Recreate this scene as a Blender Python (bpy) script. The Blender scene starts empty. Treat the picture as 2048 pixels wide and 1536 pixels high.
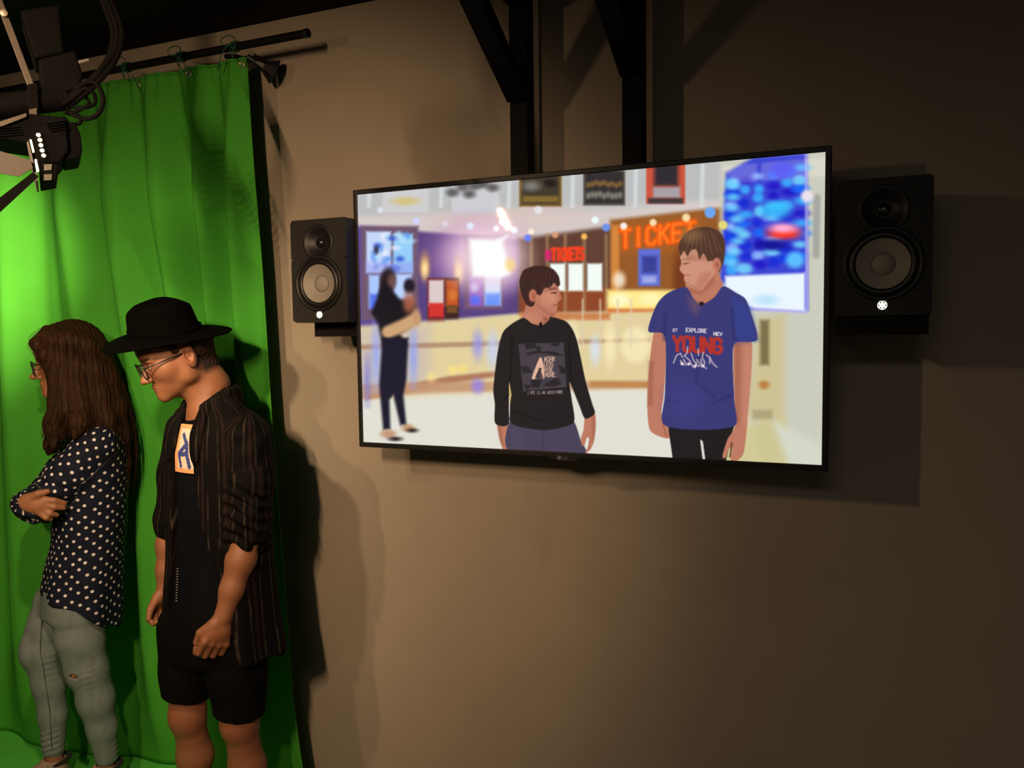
import bpy, bmesh, math, random
import numpy as np
from mathutils import Vector, Matrix

# ------------------------------------------------------------------ camera
FPX = 1634.03
YAW, PITCH, ROLL = 0.407824, -0.066128, -0.012772
CAM = np.array([0.68771, -1.92819, 1.5353])
TVZ = 1.569            # height of the middle of the television above the floor
WALL = 0.22            # the back wall stands 22 cm behind the front of the television
CEIL = 2.522
scene = bpy.context.scene
C = scene.collection

def cam_axes():
    cy, sy, cp, sp = math.cos(YAW), math.sin(YAW), math.cos(PITCH), math.sin(PITCH)
    f = np.array([-sy*cp, cy*cp, sp]); r = np.array([cy, sy, 0.0]); u = np.cross(r, f)
    cr, sr = math.cos(ROLL), math.sin(ROLL)
    return cr*r + sr*u, -sr*r + cr*u, f
CR, CU, CF = cam_axes()
cd = bpy.data.cameras.new('camera'); cam = bpy.data.objects.new('camera', cd); C.objects.link(cam)
cd.sensor_width = 36.0; cd.lens = FPX/2048*36.0; cd.clip_start = 0.02
M = Matrix.Identity(4)
for i in range(3):
    M[i][0], M[i][1], M[i][2], M[i][3] = CR[i], CU[i], -CF[i], CAM[i]
cam.matrix_world = M
scene.camera = cam

# ------------------------------------------------------------------ world, exposure, studio lamps
wd = bpy.data.worlds.new('world'); scene.world = wd; wd.use_nodes = True
wd.node_tree.nodes['Background'].inputs[0].default_value = (1.0, 0.72, 0.48, 1)
wd.node_tree.nodes['Background'].inputs[1].default_value = 0.012
vs = scene.view_settings
vs.view_transform = 'Standard'; vs.look = 'None'; vs.gamma = 1.0; vs.exposure = 0.0; vs.use_curve_mapping = False

def spot(name, loc, target, watts, color, size, blend, radius, parent=None):
    l = bpy.data.lights.new(name, 'SPOT'); l.energy = watts; l.color = color
    l.spot_size = math.radians(size); l.spot_blend = blend; l.shadow_soft_size = radius
    o = bpy.data.objects.new(name, l); C.objects.link(o); o.location = loc
    o.rotation_euler = (Vector(target)-Vector(loc)).to_track_quat('-Z', 'Y').to_euler()
    return o
WARM = (1.0, 0.66, 0.38)
# two rows of LEDs hang from the ceiling out of the picture: one by the photographer, one left of him
# middle of the row, end-to-end vector, aim, watts in all, cone, blend
LED_ROWS = [
    ((0.13, -2.40, 2.06), (0.09, 0.0, -0.20), (-1.36, 0.2, 1.10), 160, 70, 1.0),
    ((-0.92, -1.72, 2.07), (0.04, 0.0, -0.08), (-0.60, 0.2, 0.75), 32, 106, 1.0),
]
NLED = 7
for mid, ext, aim, wts, sz, bl in LED_ROWS:
    for i in range(NLED):
        p = Vector(mid)+Vector(ext)*(i/(NLED-1)-.5)
        spot('led_beam', p, Vector(aim)+(p-Vector(mid)), wts/NLED, WARM, sz, bl, 0.007)
# weak fill light added out of view under the ceiling to lift the shadows
al = bpy.data.lights.new('added_fill_light', 'AREA'); al.shape = 'RECTANGLE'; al.size = 1.2; al.size_y = 0.6; al.energy = 13.0; al.color = (1.0, 0.90, 0.78)
ao = bpy.data.objects.new('added_fill_light', al); C.objects.link(ao); ao.location = (0.5, -3.3, 2.47)

# ------------------------------------------------------------------ helpers: pixels of the 2048x1536 frame to points of the room
def ray(px, py):
    return CF + CR*(px-1024)/FPX - CU*(py-768)/FPX
def atY(px, py, Y):
    d = ray(px, py); return CAM + d*(Y-CAM[1])/d[1]
def atD(px, py, depth):
    return CAM + ray(px, py)*depth

class Frame:
    """An upright frame at a thing's base: x to the photograph's right, y away from it, z up."""
    def __init__(s, base):
        s.o = np.array([base[0], base[1], base[2] if len(base) > 2 else 0.0], float)
        v = s.o[:2]-CAM[:2]; v /= np.linalg.norm(v)
        s.vy = np.array([v[0], v[1], 0]); s.vx = np.array([v[1], -v[0], 0]); s.vz = np.array([0, 0, 1.0])
        s.rz = math.atan2(s.vx[1], s.vx[0])
        s.cam = s.loc(CAM)
    def loc(s, p):
        d = np.asarray(p)-s.o; return np.array([d@s.vx, d@s.vy, d@s.vz])
    def __call__(s, px, py, ly=0.0):
        r = ray(px, py); d = np.array([r@s.vx, r@s.vy, r@s.vz])
        return s.cam + d*(ly-s.cam[1])/d[1]

# ------------------------------------------------------------------ helpers: objects
def tag(o, label=None, cat=None, group=None, kind=None):
    if label: o['label'] = label
    if cat: o['category'] = cat
    if group: o['group'] = group
    if kind: o['kind'] = kind
    return o
def empty(name, loc, rz=0.0, parent=None):
    o = bpy.data.objects.new(name, None); C.objects.link(o); o.location = loc; o.rotation_euler = (0, 0, rz)
    o.empty_display_size = 0.05
    if parent: o.parent = parent
    return o
def link(name, me, mat, parent=None, smooth=False):
    o = bpy.data.objects.new(name, me); C.objects.link(o)
    if mat is not None: me.materials.append(mat)
    if parent is not None: o.parent = parent
    if smooth: me.polygons.foreach_set('use_smooth', np.ones(len(me.polygons), bool))
    return o
def from_arrays(name, v, faces):
    me = bpy.data.meshes.new(name)
    v = np.asarray(v, np.float32); faces = np.asarray(faces, np.int32)
    n = faces.shape[1]
    me.vertices.add(len(v)); me.vertices.foreach_set('co', v.ravel())
    me.loops.add(faces.size); me.loops.foreach_set('vertex_index', faces.ravel())
    me.polygons.add(len(faces)); me.polygons.foreach_set('loop_start', np.arange(0, faces.size, n, dtype=np.int32))
    me.polygons.foreach_set('loop_total', np.full(len(faces), n, np.int32))
    me.update(calc_edges=True); me.validate()
    return me
class MB:
    """collects shapes into one mesh"""
    def __init__(s): s.bm = bmesh.new()
    def box(s, lo, hi, bevel=0.0, seg=2):
        c = (np.array(lo)+np.array(hi))/2; d = np.array(hi)-np.array(lo)
        r = bmesh.ops.create_cube(s.bm, size=1.0, matrix=Matrix.Translation(c) @ Matrix.Diagonal((d[0], d[1], d[2], 1)))
        if bevel:
            es = list({e for v in r['verts'] for e in v.link_edges})
            bmesh.ops.bevel(s.bm, geom=es, offset=bevel, segments=seg, affect='EDGES', profile=0.5)
        return s
    def bar(s, a, b, w, h, up=(0, 0, 1), bevel=0.0):
        a = Vector(a); b = Vector(b); d = b-a; L = d.length; z = d.normalized()
        x = Vector(up).cross(z); x.normalize(); y = z.cross(x)
        m = Matrix.Identity(4)
        for i in range(3): m[i][0], m[i][1], m[i][2], m[i][3] = x[i], y[i], z[i], (a[i]+b[i])/2
        r = bmesh.ops.create_cube(s.bm, size=1.0, matrix=m @ Matrix.Diagonal((w, h, L, 1)))
        if bevel:
            es = list({e for v in r['verts'] for e in v.link_edges})
            bmesh.ops.bevel(s.bm, geom=es, offset=bevel, segments=2, affect='EDGES', profile=0.5)
        return s
    def tube(s, pts, r, n=8, closed=False, cap=True):
        pts = [Vector(p) for p in pts]; N = len(pts)
        rs = r if hasattr(r, '__len__') else [r]*N
        rings = []; prev = None
        for i, p in enumerate(pts):
            a = pts[(i-1) % N] if (closed or i > 0) else p
            b = pts[(i+1) % N] if (closed or i < N-1) else p
            t = (b-a).normalized()
            if prev is None:
                x = t.orthogonal().normalized()
            else:
                x = (prev-t*prev.dot(t)).normalized()
            prev = x; y = t.cross(x)
            rings.append([s.bm.verts.new(p+(x*math.cos(2*math.pi*k/n)+y*math.sin(2*math.pi*k/n))*rs[i]) for k in range(n)])
        for i in range(N if closed else N-1):
            A = rings[i]; B = rings[(i+1) % N]
            for k in range(n):
                s.bm.faces.new((A[k], A[(k+1) % n], B[(k+1) % n], B[k]))
        if cap and not closed:
            s.bm.faces.new(rings[0][::-1]); s.bm.faces.new(rings[-1])
        return s
    def lathe(s, prof, axis_o=(0, 0, 0), axis=(0, 0, 1), n=40, sx=1.0, sy=1.0):
        """profile of (radius, along) turned about an axis"""
        z = Vector(axis).normalized(); x = z.orthogonal().normalized(); y = z.cross(x); o = Vector(axis_o)
        rings = []
        for r, h in prof:
            if r < 1e-6: rings.append([s.bm.verts.new(o+z*h)])
            else: rings.append([s.bm.verts.new(o+z*h+(x*math.cos(2*math.pi*k/n)*sx+y*math.sin(2*math.pi*k/n)*sy)*r) for k in range(n)])
        for A, B in zip(rings, rings[1:]):
            for k in range(n):
                k2 = (k+1) % n
                if len(A) == 1 and len(B) == 1: continue
                if len(A) == 1: s.bm.faces.new((A[0], B[k2], B[k]))
                elif len(B) == 1: s.bm.faces.new((A[k], A[k2], B[0]))
                else: s.bm.faces.new((A[k], A[k2], B[k2], B[k]))
        return s
    def poly(s, pts, depth=None):
        vs_ = [s.bm.verts.new(p) for p in pts]; f = s.bm.faces.new(vs_)
        if depth is not None:
            r = bmesh.ops.extrude_face_region(s.bm, geom=[f])
            bmesh.ops.translate(s.bm, vec=depth, verts=[g for g in r['geom'] if isinstance(g, bmesh.types.BMVert)])
        return s
    def build(s, name, mat, parent=None, smooth=False, angle=None):
        bmesh.ops.recalc_face_normals(s.bm, faces=s.bm.faces[:])
        me = bpy.data.meshes.new(name); s.bm.to_mesh(me); s.bm.free()
        o = link(name, me, mat, parent, smooth)
        if angle is not None:
            me.polygons.foreach_set('use_smooth', np.ones(len(me.polygons), bool))
            me.set_sharp_from_angle(angle=math.radians(angle))
        return o

# ------------------------------------------------------------------ helpers: materials
def lin(c):
    c = np.asarray(c, float)/255.0
    return np.where(c <= 0.04045, c/12.92, ((c+0.055)/1.055)**2.4)
def material(name, color, rough=0.6, metal=0.0, vary=0.12, vscale=12.0, bump=0.0, bscale=80.0, spec=0.5, coat=0.0, stretch=None):
    m = bpy.data.materials.new(name); m.use_nodes = True; nt = m.node_tree; N = nt.nodes; L = nt.links
    b = N['Principled BSDF']
    b.inputs['Roughness'].default_value = rough; b.inputs['Metallic'].default_value = metal
    b.inputs['Specular IOR Level'].default_value = spec; b.inputs['Coat Weight'].default_value = coat
    tc = N.new('ShaderNodeTexCoord'); src = tc.outputs['Object']
    if stretch:
        mp = N.new('ShaderNodeMapping'); mp.inputs['Scale'].default_value = stretch; L.new(src, mp.inputs[0]); src = mp.outputs[0]
    no = N.new('ShaderNodeTexNoise'); no.inputs['Scale'].default_value = vscale; no.inputs['Detail'].default_value = 4
    L.new(src, no.inputs['Vector'])
    mr = N.new('ShaderNodeMapRange'); mr.inputs['To Min'].default_value = 1-vary; mr.inputs['To Max'].default_value = 1+vary
    mr.inputs['From Min'].default_value = 0.25; mr.inputs['From Max'].default_value = 0.75
    L.new(no.outputs[0], mr.inputs[0])
    mx = N.new('ShaderNodeMix'); mx.data_type = 'RGBA'; mx.blend_type = 'MULTIPLY'; mx.inputs[0].default_value = 1.0
    mx.inputs[6].default_value = (*color, 1); L.new(mr.outputs[0], mx.inputs[7])
    L.new(mx.outputs[2], b.inputs['Base Color'])
    if bump:
        n2 = N.new('ShaderNodeTexNoise'); n2.inputs['Scale'].default_value = bscale; n2.inputs['Detail'].default_value = 3
        L.new(src, n2.inputs['Vector'])
        bp = N.new('ShaderNodeBump'); bp.inputs['Strength'].default_value = bump; bp.inputs['Distance'].default_value = 0.004
        L.new(n2.outputs[0], bp.inputs['Height']); L.new(bp.outputs[0], b.inputs['Normal'])
    m['mix'] = mx.name
    return m
def glow(name, color, strength):
    m = bpy.data.materials.new(name); m.use_nodes = True; b = m.node_tree.nodes['Principled BSDF']
    b.inputs['Base Color'].default_value = (*color, 1)
    b.inputs['Emission Color'].default_value = (*color, 1); b.inputs['Emission Strength'].default_value = strength
    return m
def color_attr_material(name, attr, rough=0.6, bump=0.0, bscale=150.0, sss=0.0, vary=0.06):
    """surface colour taken from a colour stored on the mesh (skin, lips, hair tones), with fine noise"""
    m = material(name, (1, 1, 1), rough, vary=vary, vscale=60, bump=bump, bscale=bscale)
    N = m.node_tree.nodes; a = N.new('ShaderNodeAttribute'); a.attribute_name = attr
    m.node_tree.links.new(a.outputs['Color'], N[m['mix']].inputs[6])
    return m
def set_color(me, name, cols):
    a = me.color_attributes.new(name, 'FLOAT_COLOR', 'POINT')
    out = np.ones((len(me.vertices), 4), np.float32); out[:, :3] = cols
    a.data.foreach_set('color', out.ravel())
def set_vec(me, name, v):
    a = me.attributes.new(name, 'FLOAT_VECTOR', 'POINT'); a.data.foreach_set('vector', np.asarray(v, np.float32).ravel())

MAT = {}
MAT['wall'] = material('painted_plaster', (0.40, 0.335, 0.265), 0.75, vary=0.05, vscale=5, bump=0.12, bscale=260, spec=0.25)
MAT['ceiling'] = material('black_paint', (0.016, 0.014, 0.011), 0.9, vary=0.2, spec=0.1)
MAT['floor'] = material('dark_floor', (0.05, 0.045, 0.04), 0.6, vary=0.2, vscale=20)
MAT['dark_wall'] = material('side_wall_paint', (0.40, 0.335, 0.265), 0.85, vary=0.1, vscale=6)
MAT['black_steel'] = material('black_steel', (0.0055, 0.0045, 0.0045), 0.65, vary=0.3, vscale=30, spec=0.15)
MAT['black_plastic'] = material('black_plastic', (0.012, 0.012, 0.013), 0.45, vary=0.15, vscale=60, spec=0.4)
MAT['vinyl'] = material('black_vinyl_wrap', (0.017, 0.016, 0.016), 0.6, vary=0.2, vscale=90, bump=0.2, bscale=500, spec=0.35)
MAT['rubber'] = material('black_rubber', (0.009, 0.009, 0.009), 0.4, vary=0.1, spec=0.5)
MAT['cone'] = material('white_speaker_cone', (0.33, 0.30, 0.265), 0.6, vary=0.05, vscale=40)
MAT['cone_line'] = material('grey_glue_line', (0.16, 0.14, 0.12), 0.6)
MAT['dome'] = material('black_dome', (0.01, 0.01, 0.011), 0.22, spec=0.6)
MAT['lamp_white'] = glow('white_lit_emblem', (0.93, 1.0, 0.85), 1.05)
MAT['lamp_shade'] = material('smoked_badge', (0.02, 0.03, 0.02), 0.4)
MAT['bar_metal'] = material('dull_steel', (0.12, 0.095, 0.075), 0.5, metal=0.3, vary=0.25, vscale=50)
MAT['brass'] = material('nickel_eyelet', (0.62, 0.56, 0.46), 0.35, metal=0.8, vary=0.15)
MAT['led'] = glow('warm_led', (1.0, 0.78, 0.45), 3.0)
MAT['cable'] = material('black_cable', (0.012, 0.011, 0.01), 0.5, vary=0.2)
MAT['door_inner'] = material('grey_barn_door', (0.20, 0.18, 0.155), 0.6, vary=0.15)
MAT['cord_green'] = material('green_cord', (0.012, 0.10, 0.05), 0.7)

# ------------------------------------------------------------------ the room
def slab(name, lo, hi, mat):
    o = MB().box(lo, hi).build(name, mat); o['kind'] = 'structure'; return o
XL, XR, YF = -4.3, 2.5, -4.3
slab('wall_back', (XL-.1, WALL, -0.1), (XR+.1, WALL+.1, CEIL+.1), MAT['wall'])
slab('floor', (XL-.1, YF-.1, -0.1), (XR+.1, WALL, 0), MAT['floor'])
slab('ceiling', (XL-.1, YF-.1, CEIL), (XR+.1, WALL, CEIL+.1), MAT['ceiling'])
slab('wall_left', (XL-.1, YF, 0), (XL, WALL, CEIL), MAT['dark_wall'])
slab('wall_right', (XR, YF, 0), (XR+.1, WALL, CEIL), MAT['dark_wall'])
slab('wall_front', (XL, YF-.1, 0), (XR, YF, CEIL), MAT['dark_wall'])

# ------------------------------------------------------------------ the television and its picture
SCR = np.array([[716, 390], [1652, 303], [1642, 930], [725, 884]], float)   # corners of the lit picture in the photograph
TVW, TVH = 1.232, 0.7135
Q = np.array([atY(x, y, 0.0) for x, y in SCR])
SX0, SX1 = (Q[0][0]+Q[3][0])/2, (Q[1][0]+Q[2][0])/2
SZ0, SZ1 = (Q[2][2]+Q[3][2])/2, (Q[0][2]+Q[1][2])/2

def screen_lines(w, h):
    """grid lines of the picture panel, closer together where the shirts carry lettering"""
    def lines(a, b, n, spans):
        g = np.linspace(0, 1, 4001); d = np.ones_like(g)
        for s0, s1, f in spans: d += (f-1)*np.clip(np.minimum((g-s0)/.01+1, (s1-g)/.01+1), 0, 1)
        c = np.concatenate([[0], np.cumsum((d[1:]+d[:-1])/2)]); return a+(b-a)*np.interp(np.linspace(0, c[-1], n+1), c, g)
    return lines(SX0, SX1, w, ((.36, .46, 2.0), (.66, .77, 1.6))), lines(SZ1, SZ0, h, ((.56, .75, 1.9),))
def paint_picture(w, h):
    """the cinema lobby shown on the screen, painted shape by shape; returns colours of (h+1)*(w+1) points"""
    xs, zs = screen_lines(w, h)
    GX, GZ = np.meshgrid(xs, zs)
    P = np.stack([GX, np.zeros_like(GX), GZ], -1)-CAM
    dep = P@CF; X = 1024+FPX*(P@CR)/dep; Y = 768-FPX*(P@CU)/dep
    img = np.zeros((h+1, w+1, 3)); img[:] = (205, 203, 200)
    rng = np.random.default_rng(5)
    def sub(x0, y0, x1, y1):
        m = (X >= x0) & (X <= x1) & (Y >= y0) & (Y <= y1)
        r = np.where(m.any(1))[0]; c = np.where(m.any(0))[0]
        if len(r) == 0 or len(c) == 0: return None
        return np.s_[r[0]:r[-1]+1, c[0]:c[-1]+1]
    def put(sl, a, col):
        img[sl] = img[sl]*(1-a[..., None])+np.asarray(col, float)*a[..., None]
    def soft(d, s):
        t = np.clip(0.5-d/(2*s), 0, 1); return t*t*(3-2*t)
    def poly_sd(pts, x, y):
        pts = np.asarray(pts, float); d = np.full(x.shape, 1e9); ins = np.zeros(x.shape, bool)
        for (ax, ay), (bx, by) in zip(pts, np.roll(pts, -1, 0)):
            ex, ey = bx-ax, by-ay; wx, wy = x-ax, y-ay
            t = np.clip((wx*ex+wy*ey)/(ex*ex+ey*ey+1e-9), 0, 1)
            d = np.minimum(d, (wx-ex*t)**2+(wy-ey*t)**2)
            if by != ay: ins ^= ((ay > y) != (by > y)) & (x < (bx-ax)*(y-ay)/(by-ay)+ax)
        d = np.sqrt(d); return np.where(ins, -d, d)
    def poly(pts, col, s=1.0, a=1.0):
        p = np.asarray(pts, float)
        if len(p) >= 7 and s <= 1.4:                 # outlines of the figures run in curves
            n_ = len(p); out = []
            for i in range(n_):
                a0, b0, c0, d0 = p[i-1], p[i], p[(i+1) % n_], p[(i+2) % n_]
                for t in (0, .2, .4, .6, .8): out.append(b0+(c0-b0)*(3*t*t-2*t**3)+.38*((c0-a0)*(t**3-2*t*t+t)+(d0-b0)*(t**3-t*t)))
            p = np.array(out)
        sl = sub(p[:, 0].min()-2*s-2, p[:, 1].min()-2*s-2, p[:, 0].max()+2*s+2, p[:, 1].max()+2*s+2)
        if sl is None: return
        put(sl, a*soft(poly_sd(p, X[sl], Y[sl]), s), col)
    def rect(x0, y0, x1, y1, col, s=4.0, a=1.0, lean=0.0):
        poly([(x0+lean, y0), (x1+lean, y0), (x1, y1), (x0, y1)], col, s, a)
    def blob(x, y, rx, ry, col, s=None, a=1.0):
        s = s or 0.5*min(rx, ry); sl = sub(x-rx-2*s, y-ry-2*s, x+rx+2*s, y+ry+2*s)
        if sl is None: return
        d = (np.sqrt(((X[sl]-x)/rx)**2+((Y[sl]-y)/ry)**2)-1)*min(rx, ry); put(sl, a*soft(d, s), col)
    def line(pts, wd_, col, s=0.7, a=1.0):
        pts = np.asarray(pts, float); sl = sub(pts[:, 0].min()-wd_-3, pts[:, 1].min()-wd_-3, pts[:, 0].max()+wd_+3, pts[:, 1].max()+wd_+3)
        if sl is None: return
        x, y = X[sl], Y[sl]; d = np.full(x.shape, 1e9)
        for (ax, ay), (bx, by) in zip(pts, pts[1:]):
            ex, ey = bx-ax, by-ay; t = np.clip(((x-ax)*ex+(y-ay)*ey)/(ex*ex+ey*ey+1e-9), 0, 1)
            d = np.minimum(d, np.hypot(x-ax-ex*t, y-ay-ey*t))
        put(sl, a*soft(d-wd_/2, s), col)
    FONT = {'A': '0,6 2,0 4,6|.8,4 3.2,4', 'C': '4,1 3,0 1,0 0,1 0,5 1,6 3,6 4,5', 'D': '0,0 0,6 2.6,6 4,4.6 4,1.4 2.6,0 0,0', 'E': '4,0 0,0 0,6 4,6|0,3 3,3',
            'F': '4,0 0,0 0,6|0,3 3,3', 'G': '4,1.2 3,0 1,0 0,1 0,5 1,6 3,6 4,5 4,3.2 2.4,3.2', 'I': '2,0 2,6', 'K': '0,0 0,6|4,0 0,3.4|1.2,2.6 4,6', 'L': '0,0 0,6 4,6',
            'M': '0,6 0,0 2,3.6 4,0 4,6', 'N': '0,6 0,0 4,6 4,0', 'O': '1,0 3,0 4,1 4,5 3,6 1,6 0,5 0,1 1,0', 'P': '0,6 0,0 3,0 4,.8 4,2.4 3,3.2 0,3.2',
            'R': '0,6 0,0 3,0 4,.8 4,2.4 3,3.2 0,3.2|2,3.2 4,6', 'S': '4,.8 3,0 1,0 0,.9 0,2.2 1,3 3,3 4,3.8 4,5.2 3,6 1,6 0,5.2', 'T': '0,0 4,0|2,0 2,6',
            'U': '0,0 0,5 1,6 3,6 4,5 4,0', 'V': '0,0 2,6 4,0', 'W': '0,0 .8,6 2,2 3.2,6 4,0', 'X': '0,0 4,6|4,0 0,6', 'Y': '0,0 2,3 4,0|2,3 2,6', '.': '1.8,5.7 2.2,6'}
    def text(t, x0, y0, x1, y1, hgt, wd_, col, s=0.6, a=1.0, ratio=0.72):
        """letters of height hgt set along the line from (x0,y0) to (x1,y1) (top-left corners)"""
        n = len(t); stp = 1.0/(n-1+ratio)
        for i, ch in enumerate(t):
            if ch == ' ': continue
            lx, ly = x0+(x1-x0)*i*stp, y0+(y1-y0)*i*stp; lw = (x1-x0)*stp*ratio
            for stroke in FONT[ch].split('|'):
                pp = [tuple(map(float, q.split(','))) for q in stroke.split()]
                line([(lx+px_/4*lw, ly+py_/6*hgt+px_/4*lw*(y1-y0)/(x1-x0)) for px_, py_ in pp], wd_, col, s, a)
    # upper fascia and ceiling of the lobby
    poly([(700, 340), (1460, 290), (1460, 425), (1230, 455), (1040, 482), (700, 455)], (196, 194, 194), 6)
    poly([(700, 432), (1060, 432), (1250, 418), (1460, 395), (1460, 430), (1230, 458), (1040, 482), (700, 458)], (214, 202, 198), 10)
    blob(1010, 425, 130, 26, (222, 196, 188), 22, .7)
    for x0, x1 in ((716, 762), (862, 905), (998, 1040), (1124, 1168), (1250, 1294), (1370, 1440)):
        rect(x0, 300, x1, 430-(x0-716)*.05, (186, 188, 188), 6, .8); line([((x0+x1)/2, 330), ((x0+x1)/2-2, 412)], 7, (222, 228, 232), 5, .8)
    rect(765, 372, 856, 424, (206, 206, 208), 4); blob(810, 402, 26, 8, (214, 190, 110), 6, .8)
    rect(903, 366, 997, 428, (206, 206, 210), 4)
    for q in ((905, 385), (925, 374), (948, 372), (965, 368), (985, 375), (938, 388)): blob(q[0], q[1], 12, 8, (74, 70, 72), 6, .8)
    rect(1038, 352, 1123, 413, (126, 96, 44), 3); rect(1043, 352, 1118, 408, (66, 58, 46), 4)
    blob(1062, 372, 16, 9, (140, 140, 138), 8, .8); blob(1100, 366, 12, 8, (38, 30, 28), 5); rect(1046, 392, 1116, 404, (150, 116, 50), 4, .8)
    rect(1166, 342, 1250, 411, (96, 88, 76), 3); rect(1170, 342, 1246, 407, (52, 47, 48), 4)
    for k in range(9): blob(1176+8*k, 368+rng.uniform(-3, 3), 4, 5, (150, 112, 58), 4, .8); blob(1176+8*k, 390+rng.uniform(-2, 2), 4, 6, (166, 160, 146), 4, .7)
    rect(1292, 328, 1370, 407, (206, 84, 62), 3); rect(1308, 328, 1356, 372, (50, 44, 52), 8); rect(1306, 374, 1360, 396, (168, 160, 166), 5); rect(1296, 396, 1366, 407, (66, 56, 60), 4)
    # purple wall with lit posters
    poly([(700, 452), (930, 470), (1040, 480), (1040, 628), (900, 640), (700, 660)], (88, 66, 128), 6)
    poly([(700, 452), (770, 458), (770, 660), (700, 660)], (98, 78, 158), 10, .6)
    rect(722, 452, 836, 640, (112, 86, 110), 5)
    rect(732, 463, 781, 545, (196, 216, 250), 4); rect(786, 468, 825, 545, (150, 206, 250), 4)
    for q in range(26): blob(rng.uniform(734, 822), rng.uniform(468, 542), rng.uniform(3, 10), rng.uniform(3, 9), [(236, 240, 255), (90, 150, 240), (40, 80, 200), (180, 225, 250)][q % 4], 5, .8)
    rect(732, 524, 825, 547, (150, 160, 240), 6, .6); blob(752, 500, 5, 8, (40, 44, 70), 4, .9)
    rect(737, 550, 758, 616, (170, 200, 255), 5); rect(739, 588, 757, 618, (70, 96, 235), 5, .8); rect(784, 548, 823, 598, (186, 210, 255), 5)
    blob(960, 515, 90, 70, (196, 140, 190), 45, .75)
    rect(928, 470, 1006, 618, (124, 92, 110), 5, .8)
    rect(938, 552, 966, 612, (150, 96, 190), 5); blob(950, 600, 10, 10, (90, 110, 240), 6); blob(948, 575, 8, 9, (196, 180, 230), 6); rect(969, 548, 1001, 610, (206, 226, 255), 5); rect(970, 586, 1000, 611, (80, 130, 250), 6, .8)
    for x, y in ((849, 533), (917, 538)): blob(x, y, 9, 24, (216, 160, 90), 8, .9); blob(x, y+5, 6, 15, (255, 226, 160), 6)
    rect(854, 556, 889, 646, (110, 36, 40), 3); rect(857, 560, 887, 612, (222, 204, 204), 4); rect(857, 606, 887, 634, (212, 52, 48), 4)
    rect(889, 556, 917, 640, (60, 34, 34), 4); rect(891, 560, 916, 612, (196, 86, 40), 5); blob(905, 590, 9, 10, (214, 120, 50), 6); rect(893, 612, 914, 626, (120, 80, 40), 4)
    # dark entrance with tills and red sign
    poly([(1036, 478), (1225, 452), (1225, 622), (1036, 628)], (98, 64, 52), 8)
    poly([(1040, 580), (1225, 575), (1225, 624), (1040, 628)], (150, 72, 40), 8, .9)
    for x in (1062, 1094, 1130, 1168, 1212): line([(x, 470), (x, 630)], 6, (176, 140, 96), 4, .65)
    for x0 in (1100, 1136, 1174): rect(x0, 527, x0+30, 582, (244, 252, 246), 4)
    rect(1090, 500, 1102, 520, (214, 40, 110), 4)
    text('TICKETS', 1104, 498, 1166, 496, 22, 6, (250, 66, 34), 3.4)
    blob(975, 515, 74, 60, (255, 226, 236), 36, .85)
    poly([(938, 478), (985, 480), (1014, 472), (1005, 484), (1020, 548), (1000, 556), (945, 552)], (255, 255, 255), 7)
    blob(1020, 530, 10, 12, (255, 220, 130), 8, .8)
    # orange ticket desk
    poly([(1220, 440), (1470, 412), (1470, 608), (1220, 612)], (150, 90, 42), 7)
    poly([(1230, 445), (1400, 428), (1400, 505), (1230, 512)], (168, 96, 40), 10, .8)
    rect(1222, 450, 1238, 600, (226, 146, 66), 5, .8)
    text('TICKET', 1242, 461, 1388, 444, 34, 11.5, (255, 92, 18), 4.0, 1, .66); text('TICKET', 1242, 461, 1388, 444, 34, 4, (255, 150, 50), 3.0, .6, .66)
    rect(1276, 498, 1320, 572, (96, 110, 214), 4); rect(1284, 512, 1314, 546, (58, 66, 150), 6); rect(1284, 552, 1312, 566, (160, 170, 230), 5); blob(1360, 560, 14, 60, (120, 60, 30), 10)
    rect(1214, 580, 1350, 622, (255, 232, 140), 6); blob(1240, 600, 20, 12, (255, 250, 200), 8); blob(1300, 598, 22, 12, (255, 246, 180), 8); rect(1214, 618, 1360, 640, (212, 90, 34), 5)
    blob(1238, 560, 12, 16, (255, 244, 226), 8, .8)
    # floor of the lobby
    poly([(690, 655), (900, 640), (1040, 628), (1220, 624), (1470, 618), (1660, 620), (1660, 945), (690, 945)], (226, 208, 158), 7)
    poly([(690, 660), (860, 648), (860, 780), (690, 790)], (206, 190, 176), 16, .8)
    poly([(690, 800), (1100, 775), (1660, 770), (1660, 945), (690, 945)], (226, 224, 212), 16)
    rect(1040, 626, 1220, 640, (196, 110, 60), 5, .8)
    poly([(690, 690), (1000, 682), (1300, 676), (1300, 684), (1000, 692), (690, 700)], (170, 130, 104), 4, .8)
    poly([(730, 786), (900, 752), (1000, 742), (1000, 752), (900, 768), (730, 800)], (170, 112, 84), 5, .9)
    poly([(690, 770), (860, 764), (1300, 762), (1300, 776), (860, 786), (690, 800)], (196, 150, 116), 6, .9)
    poly([(1180, 762), (1320, 764), (1320, 776), (1180, 774)], (190, 130, 70), 4, .8)
    for x, y, rx, ry, col in ((752, 712, 9, 58, (150, 170, 250)), (826, 712, 8, 50, (140, 160, 250)), (734, 760, 6, 40, (120, 120, 220)), (985, 700, 12, 34, (196, 210, 250)), (955, 690, 10, 26, (150, 150, 240)),
                              (955, 772, 12, 14, (150, 130, 240)), (1190, 700, 10, 26, (216, 230, 255)), (1105, 680, 12, 30, (246, 236, 190)), (1145, 690, 12, 40, (250, 240, 200)), (1220, 690, 12, 40, (255, 240, 190)),
                              (1270, 690, 30, 36, (252, 238, 190)), (905, 740, 9, 8, (255, 232, 130)), (862, 755, 8, 8, (250, 226, 140)), (925, 738, 8, 8, (255, 226, 120))):
        blob(x, y, rx, ry, col, 9, .75)
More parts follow.
